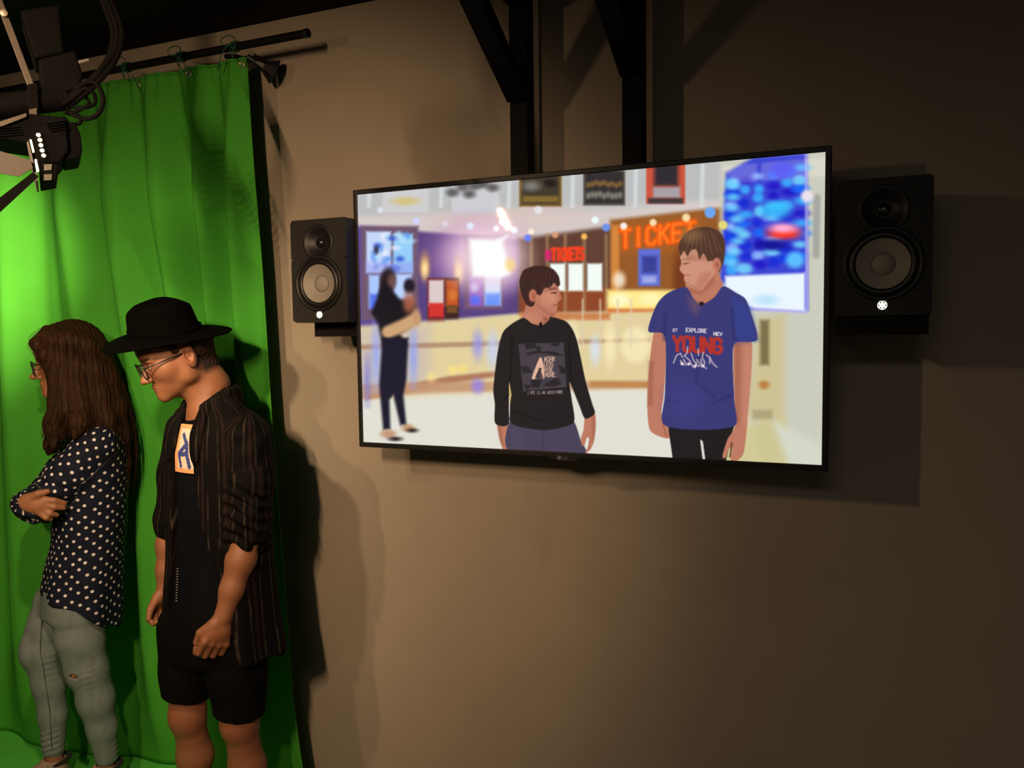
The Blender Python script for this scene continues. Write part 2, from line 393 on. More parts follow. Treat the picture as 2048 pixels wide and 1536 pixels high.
    for x in (1165, 1200, 1235, 1262): line([(x, 600), (x, 690)], 4, (222, 206, 180), 3, .7)
    # right: white wall with the wall of blue screens
    poly([(1440, 300), (1665, 295), (1665, 945), (1530, 945), (1440, 640)], (204, 204, 190), 10)
    poly([(1515, 640), (1570, 628), (1570, 870), (1490, 830)], (206, 190, 130), 16, .7)
    poly([(1440, 850), (1560, 840), (1590, 900), (1590, 945), (1440, 945)], (204, 196, 136), 18, .8)
    poly([(1545, 840), (1660, 900), (1660, 945), (1580, 940)], (212, 216, 200), 14)
    poly([(1452, 345), (1508, 314), (1614, 306), (1616, 620), (1500, 618), (1440, 560)], (60, 70, 210), 6)
    cols = [(20, 40, 214), (20, 110, 255), (60, 180, 255), (30, 20, 196), (120, 220, 255), (10, 60, 230), (150, 190, 255)]
    for r_ in range(9):
        for c_ in range(6):
            x = 1462+c_*28+rng.uniform(-4, 4); y = 366+r_*22-c_*6+rng.uniform(-3, 3)
            if y > 545 or y < 318: continue
            blob(x, y, rng.uniform(9, 17), rng.uniform(6, 11), cols[int(rng.integers(0, 7))], 6, .85)
    for r_ in range(8): blob(1466+rng.uniform(-4, 10), 372+22*r_, 13, 7, (110, 215, 255), 6, .8)
    blob(1565, 340, 22, 14, (40, 50, 235), 8); blob(1550, 420, 30, 18, (60, 200, 255), 10, .8); blob(1568, 466, 32, 12, (255, 60, 40), 8); blob(1566, 456, 26, 9, (255, 170, 210), 7); blob(1545, 490, 30, 10, (20, 20, 150), 7); blob(1590, 520, 18, 16, (90, 190, 255), 8)
    poly([(1450, 552), (1610, 546), (1610, 624), (1510, 618), (1450, 600)], (236, 246, 255), 5)
    blob(1532, 600, 24, 10, (180, 225, 250), 8, .8)
    line([(1612, 308), (1614, 624), (1505, 618)], 5, (176, 170, 240), 4, .9)
    line([(1634, 395), (1632, 510)], 14, (150, 150, 146), 5, .7); blob(1614, 392, 12, 12, (236, 226, 236), 6)
    rect(1520, 640, 1538, 730, (116, 104, 66), 6, .9); blob(1528, 770, 10, 8, (180, 110, 40), 6, .8); rect(1505, 820, 1545, 838, (160, 150, 110), 6, .7)
    # spots in the ceiling
    for x, y, r_, col in ((760, 420, 6, (220, 226, 236)), (832, 442, 7, (206, 214, 255)), (890, 447, 6, (226, 214, 230)), (940, 452, 7, (226, 236, 255)), (992, 457, 6, (255, 255, 255)), (1003, 444, 6, (236, 242, 255)),
                          (1028, 460, 7, (246, 246, 255)), (1062, 463, 6, (255, 240, 220)), (1190, 440, 7, (240, 255, 255)), (1076, 420, 8, (226, 228, 232)), (1306, 445, 7, (255, 226, 180)), (1247, 452, 7, (255, 246, 246)),
                          (1372, 435, 8, (255, 226, 170)), (1420, 425, 11, (110, 170, 255)), (1212, 455, 8, (110, 150, 240)), (1055, 476, 7, (110, 130, 255)), (1110, 470, 6, (226, 160, 120)), (1168, 473, 6, (255, 190, 90)), (1446, 450, 9, (232, 220, 120))):
        blob(x, y, r_, r_, col, 3, .95)
    # blurred woman carrying a child
    K = (22, 20, 28)
    blob(776, 560, 15, 24, (40, 28, 34), 6); blob(783, 562, 8, 14, (150, 110, 96), 6, .6)
    poly([(764, 560), (784, 580), (800, 600), (830, 612), (832, 645), (800, 668), (812, 690), (764, 690), (756, 650), (742, 625), (752, 600)], K, 6)
    blob(818, 572, 11, 15, (30, 26, 40), 5); blob(818, 606, 12, 20, (170, 96, 70), 8, .9); line([(776, 664), (804, 652), (828, 640)], 26, (206, 164, 120), 6); blob(832, 632, 8, 14, (200, 150, 110), 6)
    poly([(764, 676), (816, 676), (812, 760), (806, 790), (812, 850), (800, 850), (786, 790), (778, 800), (780, 858), (766, 860), (758, 770)], (24, 24, 44), 5)
    blob(776, 868, 15, 8, (196, 150, 120), 5); blob(790, 878, 12, 4, (40, 30, 34), 4); blob(815, 856, 12, 7, (196, 150, 110), 5); blob(824, 861, 10, 4, (50, 38, 36), 4)
    # first boy
    A = lambda pts: [(540+x*.390625, 340+y*.390625) for x, y in pts]
    SK, SKD, SKL = (190, 122, 98), (150, 88, 68), (214, 150, 124)
    poly(A([(1160, 1290), (1224, 1288), (1232, 1380), (1236, 1440), (1190, 1430), (1172, 1370)]), SK, 1.2)
    poly(A([(1228, 1285), (1310, 1315), (1400, 1325), (1480, 1315), (1552, 1285), (1588, 1380), (1602, 1460), (1225, 1440)]), (74, 66, 88), 1.2)
    line(A([(1400, 1330), (1395, 1440)]), 2, (60, 52, 74), 2); poly(A([(1240, 1330), (1290, 1350), (1285, 1430), (1240, 1430)]), (82, 72, 92), 10, .7)
    poly(A([(1612, 1262), (1640, 1240), (1662, 1245), (1667, 1300), (1660, 1380), (1640, 1432), (1614, 1448), (1628, 1415), (1634, 1380), (1622, 1370), (1608, 1412), (1594, 1405), (1590, 1376), (1604, 1330)]), SK, 1.2)
    line(A([(1636, 1380), (1630, 1420)]), 1.6, SKD, 1.2); line(A([(1618, 1268), (1656, 1258)]), 1.4, SKD, 1)
    poly(A([(1318, 660), (1420, 700), (1432, 765), (1405, 795), (1350, 795), (1290, 765)]), SK, 1.4); poly(A([(1395, 730), (1440, 740), (1428, 775), (1400, 785)]), SKD, 4, .8)
    blob(*A([(1330, 760)])[0], 14, 10, SKL, 8, .4)
    poly(A([(1352, 600), (1440, 580), (1474, 596), (1482, 628), (1491, 660), (1472, 678), (1474, 692), (1470, 706), (1462, 735), (1440, 757), (1405, 750), (1360, 705), (1345, 650)]), SK, 1.2)
    blob(*A([(1425, 655)])[0], 14, 15, SKL, 9, .55); poly(A([(1365, 690), (1440, 757), (1462, 735), (1430, 732)]), SKD, 5, .6)
    line(A([(1430, 612), (1462, 606)]), 2.4, (92, 56, 44), 1.2); line(A([(1440, 630), (1464, 628)]), 2.2, (70, 44, 40), 1); line(A([(1452, 692), (1472, 690)]), 2, (150, 66, 60), 1)
    poly(A([(1276, 570), (1296, 515), (1340, 494), (1400, 490), (1450, 508), (1478, 545), (1484, 588), (1470, 596), (1452, 580), (1430, 604), (1405, 606), (1385, 640), (1362, 640), (1352, 690), (1335, 700), (1312, 690), (1288, 640)]), (62, 38, 36), 1.4)
    for k in range(26):
        x = 1290+k*7; line(A([(x, 520+rng.uniform(-10, 20)), (x+rng.uniform(-16, 20), 575+rng.uniform(-10, 30))]), 1.6, [(92, 56, 48), (44, 26, 28), (80, 50, 44)][k % 3], 1.4, .4)
    poly(A([(1436, 640), (1462, 648), (1458, 668), (1440, 668)]), SKL, 5, .5); line(A([(1476, 640), (1489, 662), (1474, 674)]), 1.2, (160, 92, 74), 1, .7); blob(*A([(1458, 629)])[0], 1.6, 1.4, (30, 20, 22), .8); poly(A([(1400, 600), (1470, 590), (1474, 606), (1400, 622)]), SKD, 5, .35)
    poly(A([(1160, 1300), (1180, 1300), (1196, 1420), (1180, 1400)]), SKD, 4, .6); poly(A([(1645, 1260), (1664, 1260), (1664, 1330), (1650, 1400)]), SKD, 4, .5)
    blob(*A([(1345, 643)])[0], 8, 12.5, (196, 116, 92), 2); blob(*A([(1348, 645)])[0], 3.5, 7, SKD, 2, .7)
    KS = (36, 31, 33)
    poly(A([(1298, 757), (1340, 786), (1390, 796), (1428, 768), (1436, 752), (1510, 772), (1548, 815), (1575, 890), (1615, 1080), (1650, 1200), (1662, 1247), (1612, 1274), (1580, 1200), (1532, 1085), (1545, 1180), (1556, 1290), (1480, 1322), (1400, 1332), (1310, 1322), (1230, 1292), (1222, 1180), (1226, 1085), (1222, 1298), (1152, 1298), (1150, 1200), (1142, 1120), (1160, 960), (1175, 880), (1195, 825), (1240, 785)]), KS, 1.0)
    poly(A([(1224, 1085), (1236, 1150), (1226, 1210), (1222, 1110)]), (232, 196, 120), 1.0, .8)
    for p_ in ([(1240, 850), (1228, 1080)], [(1530, 860), (1538, 1080)], [(1250, 1240), (1400, 1290)], [(1190, 1180), (1218, 1150)]): line(A(p_), 3, (22, 19, 22), 3, .8)
    blob(*A([(1385, 792)])[0], 3, 5, (14, 12, 14), 1.5)
    B = lambda pts: [(960+x*.19526, 620+y*.19526) for x, y in pts]
    poly(B([(390, 348), (855, 332), (885, 790), (440, 832)]), (70, 63, 70), 1)
    for pts in ([(450, 345), (560, 335), (575, 390), (470, 400)], [(470, 440), (560, 420), (620, 410), (640, 440), (540, 450), (480, 470)], [(560, 360), (620, 380), (610, 430), (700, 420), (770, 430), (860, 470), (770, 470), (690, 450), (600, 440)],
                [(740, 330), (815, 335), (800, 375), (720, 360)], [(410, 570), (500, 580), (530, 640), (440, 650)], [(800, 560), (885, 600), (885, 660), (820, 650)], [(520, 700), (640, 720), (600, 800), (520, 790)], [(440, 760), (520, 770), (480, 832)], [(640, 770), (760, 700), (800, 690), (830, 760), (720, 790)]):
        poly(B(pts), (42, 36, 40), 1.6, .9)
    poly(B([(612, 484), (648, 560), (657, 694), (632, 697), (606, 620), (582, 697), (528, 697)]), (226, 178, 152), .8)
    poly(B([(560, 697), (606, 590), (632, 600), (585, 697)]), (62, 54, 60), .7); line(B([(606, 600), (640, 694)]), 2.4, (62, 54, 60), .8)
    for t, x0, y0, x1 in (('WORK', 656, 481, 766), ('LESS', 657, 533, 745), ('RIDE', 660, 590, 745), ('MORE.', 668, 643, 790)):
        a_ = B([(x0, y0), (x1, y0-2)]); text(t, a_[0][0], a_[0][1], a_[1][0], a_[1][1], 8.4, 1.15, (226, 182, 158), .5)
    a_ = B([(490, 836), (842, 826)]); text('LIFE IS AN ADVENTURE', a_[0][0], a_[0][1], a_[1][0], a_[1][1], 5.6, .85, (178, 160, 158), .5, .85)
    # second boy
    D = lambda pts: [(1180+x*.44263, 280+y*.44263) for x, y in pts]
    poly(D([(290, 860), (340, 872), (342, 1000), (332, 1150), (322, 1235), (345, 1280), (362, 1342), (335, 1347), (270, 1312), (258, 1200), (264, 1050)]), SK, 1.2)
    poly(D([(350, 1280), (500, 1300), (655, 1280), (640, 1330), (612, 1460), (375, 1455)]), (34, 30, 31), 1.2)
    poly(D([(497, 1354), (509, 1362), (522, 1460), (511, 1460)]), (222, 222, 216), .8)
    poly(D([(652, 905), (728, 905), (728, 1050), (716, 1200), (706, 1330), (692, 1420), (662, 1450), (634, 1452), (642, 1400), (630, 1390), (612, 1436), (598, 1428), (622, 1350), (655, 1290), (650, 1100)]), SK, 1.2)
    line(D([(640, 1370), (632, 1432)]), 3, (90, 50, 40), 2); poly(D([(655, 920), (678, 920), (676, 1280), (656, 1290)]), SKD, 8, .6); line(D([(330, 1290), (345, 1335)]), 2, SKD, 1.5)
    poly(D([(436, 640), (540, 590), (578, 596), (600, 668), (560, 712), (505, 742), (466, 718), (438, 676)]), SK, 1.4); poly(D([(440, 650), (500, 672), (560, 610), (560, 650), (500, 700), (452, 690)]), (168, 100, 80), 5, .8)
    poly(D([(404, 500), (440, 480), (520, 480), (556, 540), (566, 596), (530, 645), (498, 682), (440, 657), (424, 628), (426, 610), (416, 602), (404, 584), (412, 556)]), (206, 146, 122), 1.2)
    poly(D([(500, 600), (556, 590), (530, 645), (498, 682), (470, 672)]), SK, 7, .8); line(D([(420, 560), (446, 556)]), 1.8, (120, 80, 66), 1.2); line(D([(418, 542), (450, 534)]), 1.6, (140, 96, 76), 1.2); line(D([(424, 612), (448, 610)]), 1.8, (176, 90, 80), 1)
    poly(D([(400, 490), (408, 452), (448, 408), (520, 392), (580, 410), (608, 455), (606, 540), (584, 594), (572, 560), (548, 545), (532, 548), (512, 512), (494, 540), (480, 496), (455, 500), (440, 525), (424, 500), (408, 524)]), (84, 56, 44), 1.4)
    for k in range(24):
        x = 412+k*8; line(D([(x*.6+200, 420+rng.uniform(-10, 14)), (x, 490+rng.uniform(0, 30))]), 1.6, [(118, 82, 60), (58, 38, 34), (146, 110, 76)][k % 3], 1.6, .4)
    blob(*D([(455, 430)])[0], 20, 14, (196, 150, 90), 12, .35)
    poly(D([(266, 1000), (285, 1000), (280, 1200), (262, 1200)]), SKD, 6, .6); poly(D([(700, 930), (728, 930), (726, 1060), (708, 1280), (694, 1280)]), (206, 140, 116), 8, .5)
    line(D([(406, 566), (404, 584), (416, 600)]), 1.2, (176, 112, 92), 1, .7); blob(*D([(432, 559)])[0], 1.8, 1.2, (40, 28, 28), .9); poly(D([(440, 520), (520, 520), (530, 545), (440, 545)]), SKD, 6, .4); line(D([(430, 640), (500, 682)]), 2, SKD, 2, .5)
    blob(*D([(572, 562)])[0], 8.5, 13, (200, 124, 104), 2); blob(*D([(574, 564)])[0], 4, 7, SKD, 2, .7)
    NV = (58, 58, 118)
    poly(D([(432, 664), (470, 720), (503, 744), (560, 712), (602, 660), (660, 690), (700, 715), (722, 765), (757, 903), (655, 917), (645, 1010), (652, 1180), (656, 1290), (500, 1310), (330, 1286), (338, 1150), (338, 888), (262, 864), (300, 745), (350, 692)]), NV, 1.0)
    poly(D([(650, 700), (720, 760), (755, 903), (660, 914), (640, 800)]), (52, 66, 148), 12, .7)
    for p_ in ([(640, 760), (650, 900)], [(340, 780), (336, 900)], [(350, 1180), (400, 1190)], [(470, 1090), (560, 1160)], [(560, 1190), (640, 1150)], [(500, 900), (480, 1080)]): line(D(p_), 5, (44, 44, 96), 5, .7)
    blob(*D([(430, 1180)])[0], 36, 40, (66, 66, 134), 30, .5); blob(*D([(503, 740)])[0], 5, 4, (16, 14, 24), 2)
    poly(D([(440, 700), (480, 722), (500, 745), (480, 790), (450, 760)]), (150, 96, 90), 10, .4)
    F_ = lambda pts: [(1280+x*.20186, 620+y*.20186) for x, y in pts]
    for t, x0, y0, x1, y1, hh, ww in (('ST', 324, 187, 370, 184, 5.6, 1.2), ('EXPLORE', 456, 180, 655, 190, 7.2, 1.6), ('NEV', 730, 220, 812, 224, 6.2, 1.6)):
        a_ = F_([(x0, y0), (x1, y1)]); text(t, a_[0][0], a_[0][1], a_[1][0], a_[1][1], hh, ww, (226, 214, 220), .6, .95)
    a_ = F_([(322, 248), (812, 274)]); text('YOUNG', a_[0][0]+2, a_[0][1]+3, a_[1][0]-2, a_[1][1]+3, 28, 7.0, (178, 52, 44), 1.0, 1, .74)
    for p_ in ([(330, 525), (360, 450), (400, 430), (420, 470)], [(400, 500), (420, 545), (460, 540)], [(470, 365), (465, 430), (440, 450)], [(440, 455), (490, 500), (520, 560), (545, 572)], [(505, 430), (530, 500), (580, 560), (600, 540)],
               [(575, 385), (578, 450)], [(545, 560), (560, 520)], [(625, 420), (615, 470), (640, 520), (630, 560), (655, 580)], [(600, 490), (620, 560)], [(655, 445), (690, 470), (690, 530)], [(690, 470), (720, 530), (760, 566)], [(430, 490), (450, 525)], [(560, 490), (590, 530)]):
        line(F_(p_), 2.4, (206, 186, 192), 1.0, .9)
    for q in ((415, 530), (482, 535), (620, 555), (545, 555)): blob(*F_([q])[0], 3.2, 3.2, (226, 208, 222), 1.2)
    return lin(np.clip(img, 0, 255)).astype(np.float32)

def television():
    t = empty('television', (0, 0, TVZ-TVH/2))
    tag(t, 'large flat screen television showing two boys in a cinema lobby', 'television')
    z0 = -(TVZ-TVH/2)
    hx = TVW/2
    # bezel: four bars around the picture, in front of a thin housing
    m = MB()
    f0, f1 = -0.002, 0.034
    m.box((-hx, f0, 0), (SX0, f1, TVH), 0.002); m.box((SX1, f0, 0), (hx, f1, TVH), 0.002)
    m.box((SX0-.001, f0, 0), (SX1+.001, f1, SZ0+z0), 0.002); m.box((SX0-.001, f0, SZ1+z0), (SX1+.001, f1, TVH), 0.002)
    m.build('bezel', MAT['black_plastic'], t)
    MB().box((-hx+.004, .012, .004), (hx-.004, .045, TVH-.004), .004).box((-hx+.2, .04, .06), (hx-.2, .085, TVH-.16), .012).build('back_housing', MAT['black_plastic'], t)
    # picture panel
    w, h = 840, 480
    xs, zs = screen_lines(w, h); zs = zs+z0
    GX, GZ = np.meshgrid(xs, zs); v = np.stack([GX, np.full_like(GX, .0015), GZ], -1).reshape(-1, 3)
    i = np.arange((w+1)*(h+1)).reshape(h+1, w+1)
    f = np.stack([i[1:, :-1], i[1:, 1:], i[:-1, 1:], i[:-1, :-1]], -1).reshape(-1, 4)
    me = from_arrays('screen', v, f)
    set_color(me, 'picture', paint_picture(w, h).reshape(-1, 3))
    m = bpy.data.materials.new('lit_screen'); m.use_nodes = True; N = m.node_tree.nodes; b = N['Principled BSDF']
    a = N.new('ShaderNodeAttribute'); a.attribute_name = 'picture'
    b.inputs['Base Color'].default_value = (.01, .01, .01, 1); b.inputs['Roughness'].default_value = .035; b.inputs['Specular IOR Level'].default_value = .2
    m.node_tree.links.new(a.outputs['Color'], b.inputs['Emission Color']); b.inputs['Emission Strength'].default_value = 1.0
    s = link('screen', me, m, t, True)
    # chin with the maker's mark under the middle of the frame
    cx = atY(1128, 920, 0)[0]
    ch = MB(); pts = []
    for k in range(25):
        u = -1+k/12; pts.append((cx+u*.052, -.001, .004-.0125*(1-u*u)**.8 if abs(u) < 1 else .004))
    ch.poly(pts, (0, .02, 0)); c = ch.build('logo_chin', MAT['black_plastic'], t)
    g = material('grey_logo', (.16, .16, .16), .4)
    MB().lathe([(.0052, 0), (.0052, .0012), (0, .0012)], (cx-.0125, -.0012, -.0005), (0, -1, 0), 20).build('logo_disc', g, c)
    L = MB(); lx = cx-.005
    L.box((lx, -.0024, -.0048), (lx+.0016, -.001, .0044)).box((lx, -.0024, -.0048), (lx+.0052, -.001, -.0034))
    gx = lx+.0112; arc = [(gx+.0044*math.cos(math.radians(a_)), -.0017, -.0002+.0042*math.sin(math.radians(a_))) for a_ in range(40, 361, 32)]
    L.tube(arc, .0008, 6).box((gx, -.0024, -.001), (gx+.005, -.001, .0004)); L.build('logo_letters', g, c)
television()

# ------------------------------------------------------------------ loudspeakers, shelves, hanging frames
SPW, SPH, SPD = .185, .285, .222
SPY = -0.045
def speaker(loc, rz, label):
    t = empty('studio_monitor', loc, rz); tag(t, label, 'speaker')
    w, h, d = SPW, SPH, SPD
    zc, zt = .108, .221
    MB().box((-w/2, .021, 0), (w/2, d, h), .004, 2).build('cabinet', MAT['vinyl'], t, angle=35)
    # front baffle with round openings for the two drivers
    bf = MB()
    def cell(zlo, zhi, cz, r):
        n = 64; out = []; inn = []; inb = []; outb = []
        for k in range(n):
            a = 2*math.pi*(k+.5)/n; c_, s_ = math.cos(a), math.sin(a)
            q = min((w/2)/abs(c_) if c_ else 9, ((zhi-cz) if s_ > 0 else (cz-zlo))/abs(s_) if s_ else 9)
            ox, oz = c_*q, cz+s_*q
            out.append(bf.bm.verts.new((ox, 0, oz))); inn.append(bf.bm.verts.new((c_*r, 0, cz+s_*r)))
            outb.append(bf.bm.verts.new((ox, .0215, oz))); inb.append(bf.bm.verts.new((c_*r, .0215, cz+s_*r)))
        for k in range(n):
            j = (k+1) % n
            for A_, B_ in ((out, inn), (inn, inb), (inb, outb), (outb, out)): bf.bm.faces.new((A_[k], A_[j], B_[j], B_[k]))
    cell(.0, .1755, zc, .0668); cell(.1755, h, zt, .0495)
    bf.build('baffle', MAT['vinyl'], t)
    # woofer: trim ring, rubber surround, white cone with its cap
    ring = MB().lathe([(.078, 0), (.078, .004), (.075, .007), (.070, .006), (.0665, .001)], (0, 0, zc), (0, -1, 0), 64).build('woofer_trim', MAT['black_plastic'], t, True)
    MB().lathe([(.067, .001), (.064, .005), (.058, .006), (.053, .003), (.0515, -.002)], (0, 0, zc), (0, -1, 0), 64).build('surround', MAT['rubber'], ring, True)
    cone = MB().lathe([(.0525, .0015), (.044, -.004), (.034, -.0095), (.0235, -.0145)], (0, -.001, zc), (0, -1, 0), 64).build('cone', MAT['cone'], t, True)
    MB().lathe([(.0240, -.0142), (.0238, -.0126), (.0222, -.0128), (.0220, -.0146)], (0, -.001, zc), (0, -1, 0), 48).build('glue_line', MAT['cone_line'], cone, True)
    MB().lathe([(.0226, -.0146), (.019, -.0105), (.012, -.0075), (.005, -.0062), (0, -.006)], (0, -.001, zc), (0, -1, 0), 48).build('dust_cap', MAT['cone'], cone, True)
    # tweeter: round horn and dome
    horn = MB().lathe([(.050, .0005), (.048, .003), (.043, .0025), (.034, -.004), (.024, -.010), (.016, -.013), (.0145, -.013)], (0, 0, zt), (0, -1, 0), 64).build('tweeter_horn', MAT['black_plastic'], t, True)
    MB().lathe([(.0145, -.013), (.012, -.008), (.007, -.0055), (0, -.0047)], (0, 0, zt), (0, -1, 0), 40).build('tweeter_dome', MAT['dome'], horn, True)
    # lit emblem: ring and six-pointed mark
    zb = .0215
    bd = MB().lathe([(.0098, 0), (.0098, .0016), (0, .0016)], (0, 0, zb), (0, -1, 0), 32).build('emblem_badge', MAT['lamp_shade'], t)
    e = MB().lathe([(.0096, .0016), (.0096, .0024), (.0080, .0024), (.0080, .0016)], (0, 0, zb), (0, -1, 0), 32)
    for k in range(3):
        a = math.radians(90+60*k); dx, dz = math.cos(a), math.sin(a)
        e.bar((-dx*.0078, -.0021, zb-dz*.0078), (dx*.0078, -.0021, zb+dz*.0078), .0042, .0009, up=(0, 1, 0))
    e.build('emblem', MAT['lamp_white'], bd)
    return t
def face_x(px, py): return atY(px, py, SPY)
lf = [face_x(580.5, 438), face_x(585.5, 639)]
rx = face_x(1866, 500)[0]-SPW/2
lx = (lf[0][0]+lf[1][0])/2+SPW/2
lz = face_x(634, 567)[2]-.108; rz_ = face_x(1769, 527)[2]-.108
speaker((lx, SPY, lz), 0, 'black studio monitor speaker between green curtain and television, lit warm on its white cone')
speaker((rx, SPY, rz_), 0, 'black studio monitor speaker in deep shadow on the dark side of the television')
def shelf(x0, x1, z, yf, label):
    t = empty('speaker_shelf', ((x0+x1)/2, WALL, z)); tag(t, label, 'shelf')
    w = (x1-x0)/2
    MB().box((-w, -(WALL-yf), -.012), (w, 0, 0), .001).build('board', MAT['black_steel'], t)
    MB().box((-w, -(WALL-yf), -.040), (w, -(WALL-yf)+.012, -.012), .001).build('front_rail', MAT['black_steel'], t)
    MB().box((-w, -.012, -.040), (w, 0, -.012), .001).build('wall_plate', MAT['black_steel'], t)
    for s in (-1, 1):
        MB().poly([(s*(w-.004), 0, -.038), (s*(w-.004), 0, -.012), (s*(w-.004), -(WALL-yf)+.01, -.012), (s*(w-.004), -(WALL-yf)+.01, -.036)], (-s*.004, 0, 0)).build('bracket', MAT['black_steel'], t)
sl = atY(629, 655, .03)[0]
shelf(sl, sl+.17, lz, .03, 'black steel shelf carrying the speaker beside the green curtain')
shelf(rx-SPW/2+.0, rx+SPW/2-.004, rz_, SPY+.012, 'black steel shelf carrying the speaker in the shadow of the television')

def hanging_frame(px, label):
    y0, y1 = .09, .14          # depth of the post; the television hangs on it
    x0 = atY(px, 150, y0)[0]; w = .050
    t = empty('hanging_frame', (x0+w/2, (y0+y1)/2, 1.30)); tag(t, label, 'bracket', 'steel frames behind the television')
    b = -1.30
    MB().box((-w/2, -.025, 0), (w/2, .025, CEIL+b), .002).build('post', MAT['black_steel'], t)
    MB().box((-w/2, .025, .20), (w/2, WALL-(y0+y1)/2, .24), .001).build('wall_stub', MAT['black_steel'], t)
    return t, x0+w/2
f1, fx1 = hanging_frame(1018.5, 'black steel post and brace rising behind the television, nearer the green curtain')
f2, fx2 = hanging_frame(1243.5, 'black steel post and brace rising behind the television, nearer the shadowed speaker')
# arm and brace of each frame come out into the room below the ceiling
def brace(t, fx, py_low, arm_px):
    za = atY(1018, 12, .085)[2]
    zl = atY(*py_low, .085)[2]
    yo = -.43
    MB().box((-.024, yo-.11, za-1.30), (.024, -.025, za-1.30+.05), .002).build('arm', MAT['black_steel'], t)
    MB().bar((0, -.03, zl-1.30+.05), (0, yo+.0, za-1.30+.01), .044, .05, up=(1, 0, 0), bevel=.001).build('brace', MAT['black_steel'], t)
brace(f1, fx1, (1018, 232), None); brace(f2, fx2, (1243, 182), None)

# ------------------------------------------------------------------ curtain, rod, eyelets, ties
CY = 0.078                      # the cloth hangs about 14 cm in front of the wall
top = [atY(x, y, CY) for x, y in ((215, 160), (493, 121))]
ZTOP = float(np.mean([t_[2] for t_ in top])); XT = float(top[1][0])
edge = [(atY(x, y, CY)) for x, y in ((493, 121), (505, 300), (520, 520), (534, 760), (560, 1100), (585, 1400), (606, 1536))]
EZ = np.array([e_[2] for e_ in edge])[::-1]; EXX = np.array([e_[0] for e_ in edge])[::-1]
XLEFT = -3.35
EYE = [atY(x, y, CY-.012) for x, y in ((265, 147), (375, 132), (481.5, 109))]
def curtain():
    t = empty('curtain', (XT, CY, 0)); tag(t, 'green screen curtain hanging in loose folds from a black rod', 'curtain')
    nu, nv = 420, 120
    u = np.linspace(0, 1, nu+1); v = np.linspace(0, 1, nv+1)
    U, V = np.meshgrid(u, v)
    hem = 0.006
    Z = ZTOP+(hem-ZTOP)*V
    XR_ = np.interp(Z, EZ, EXX)
    X = XLEFT+(XR_-XLEFT)*U**0.985
    s = X-XT                      # metres from the free edge
    g = np.clip(V*2.2, 0, 1); g = g*g*(3-2*g)
    fan = 0.20*V                  # folds lean towards the free edge lower down
    def fold(c, wd_, amp, lean, v0=0.0, v1=1.0, grow=1.0):
        p = s-(c+lean*V); e = np.exp(-(p/wd_)**2)
        return amp*e*np.clip((V-v0)/.18+.15, 0, 1)*np.clip((v1-V)/.25+.25, 0, 1)
    Yd = .010*np.sin(s*15+V*2.0+.7*np.sin(s*3))*g+.006*np.sin(s*31+1.3+V*3)*(1-.5*V)*g
    Yd += .0035*np.sin(s*62+2.2*np.sin(s*7)+V*2.5)*np.clip(1.2-V, 0, 1)*g
    # the folds one can pick out, position from the free edge, lean
    for c, wd_, amp, lean in ((-.06, .035, -.022, .02), (-.13, .04, .026, .03), (-.20, .035, -.02, .06), (-.29, .045, .028, .12), (-.38, .045, -.026, .14), (-.47, .04, .02, .08), (-.56, .05, -.026, .02),
                              (-.68, .06, .02, -.02), (-.80, .05, -.018, 0), (-.95, .07, .018, 0), (-1.1, .06, -.02, -.03), (-1.3, .08, .02, 0), (-1.5, .07, -.02, 0), (-1.8, .09, .02, 0)):
        Yd += fold(c, wd_, amp*2.2, lean)
    # gathers under the heading tape
    hd = np.exp(-(V/.035)**2)
    Yd += hd*.004*np.sin(s*150)+np.exp(-(V/.09)**2)*.004*np.sin(s*85+1)*np.clip(V*60, 0, 1)
    Yd += .02*np.exp(-((V-1)/.05)**2)*np.sin(s*9)
    Yd += .084*np.exp(-((X+1.58)/.36)**2)*np.clip(V*4-.7, 0, 1)      # pushed back behind the long-haired person
    lim = WALL-CY-.02
    Yd = np.minimum(Yd, lim); Yd = np.where(Yd < -.040, -.040-.3*(-.040-Yd), Yd)
    sag = .0015*np.cos(s/0.17*2*math.pi+.6)*np.clip(1-V*12, 0, 1)
    P = np.stack([X-XT, Yd, Z+sag], -1).reshape(-1, 3)
    i = np.arange((nu+1)*(nv+1)).reshape(nv+1, nu+1)
    f = np.stack([i[1:, :-1], i[1:, 1:], i[:-1, 1:], i[:-1, :-1]], -1).reshape(-1, 4)
    me = from_arrays('cloth', P, f)
    m = material('green_cloth', (0.058, 0.325, 0.029), 0.85, vary=.08, vscale=6, bump=.10, bscale=420, spec=.15)
    c = link('cloth', me, m, t, True)
    sol = c.modifiers.new('thickness', 'SOLIDIFY'); sol.thickness = .0025; sol.offset = 0
    # heading tape along the top edge
    m2 = MB(); hp = [(float(P[k][0]), float(P[k][1])-.002, float(P[k][2])-.004) for k in range(0, nu+1, 2)]
    m2.tube(hp, .004, 6).build('heading', m, t, True)
    dx = EYE[2][0]-EYE[1][0]
    xs_ = [e_[0] for e_ in EYE]+[EYE[0][0]-dx*k for k in range(1, 8)]
    for x in xs_:
        if x < XLEFT: continue
        k = np.argmin(np.abs(P[:nu+1, 0]-(x-XT)));
        yy = float(P[(nu+1)*2+k][1])
        MB().lathe([(.0065, 0), (.0075, .0018), (.0100, .0022), (.0118, .0008), (.0118, -.003), (.0065, -.003), (.0065, 0)], (x-XT, yy-.004, ZTOP-.020), (0, -1, 0), 24).build('eyelet', MAT['brass'], t, True)
    return xs_
eyes_x = curtain()
RY = CY-.032
RODR = .0115
re_ = atY(617, 66, RY); RZ = float(re_[2])
rod = empty('curtain_rod', (re_[0], RY, RZ)); tag(rod, 'black rod the green curtain hangs from, under the ceiling', 'curtain rod')
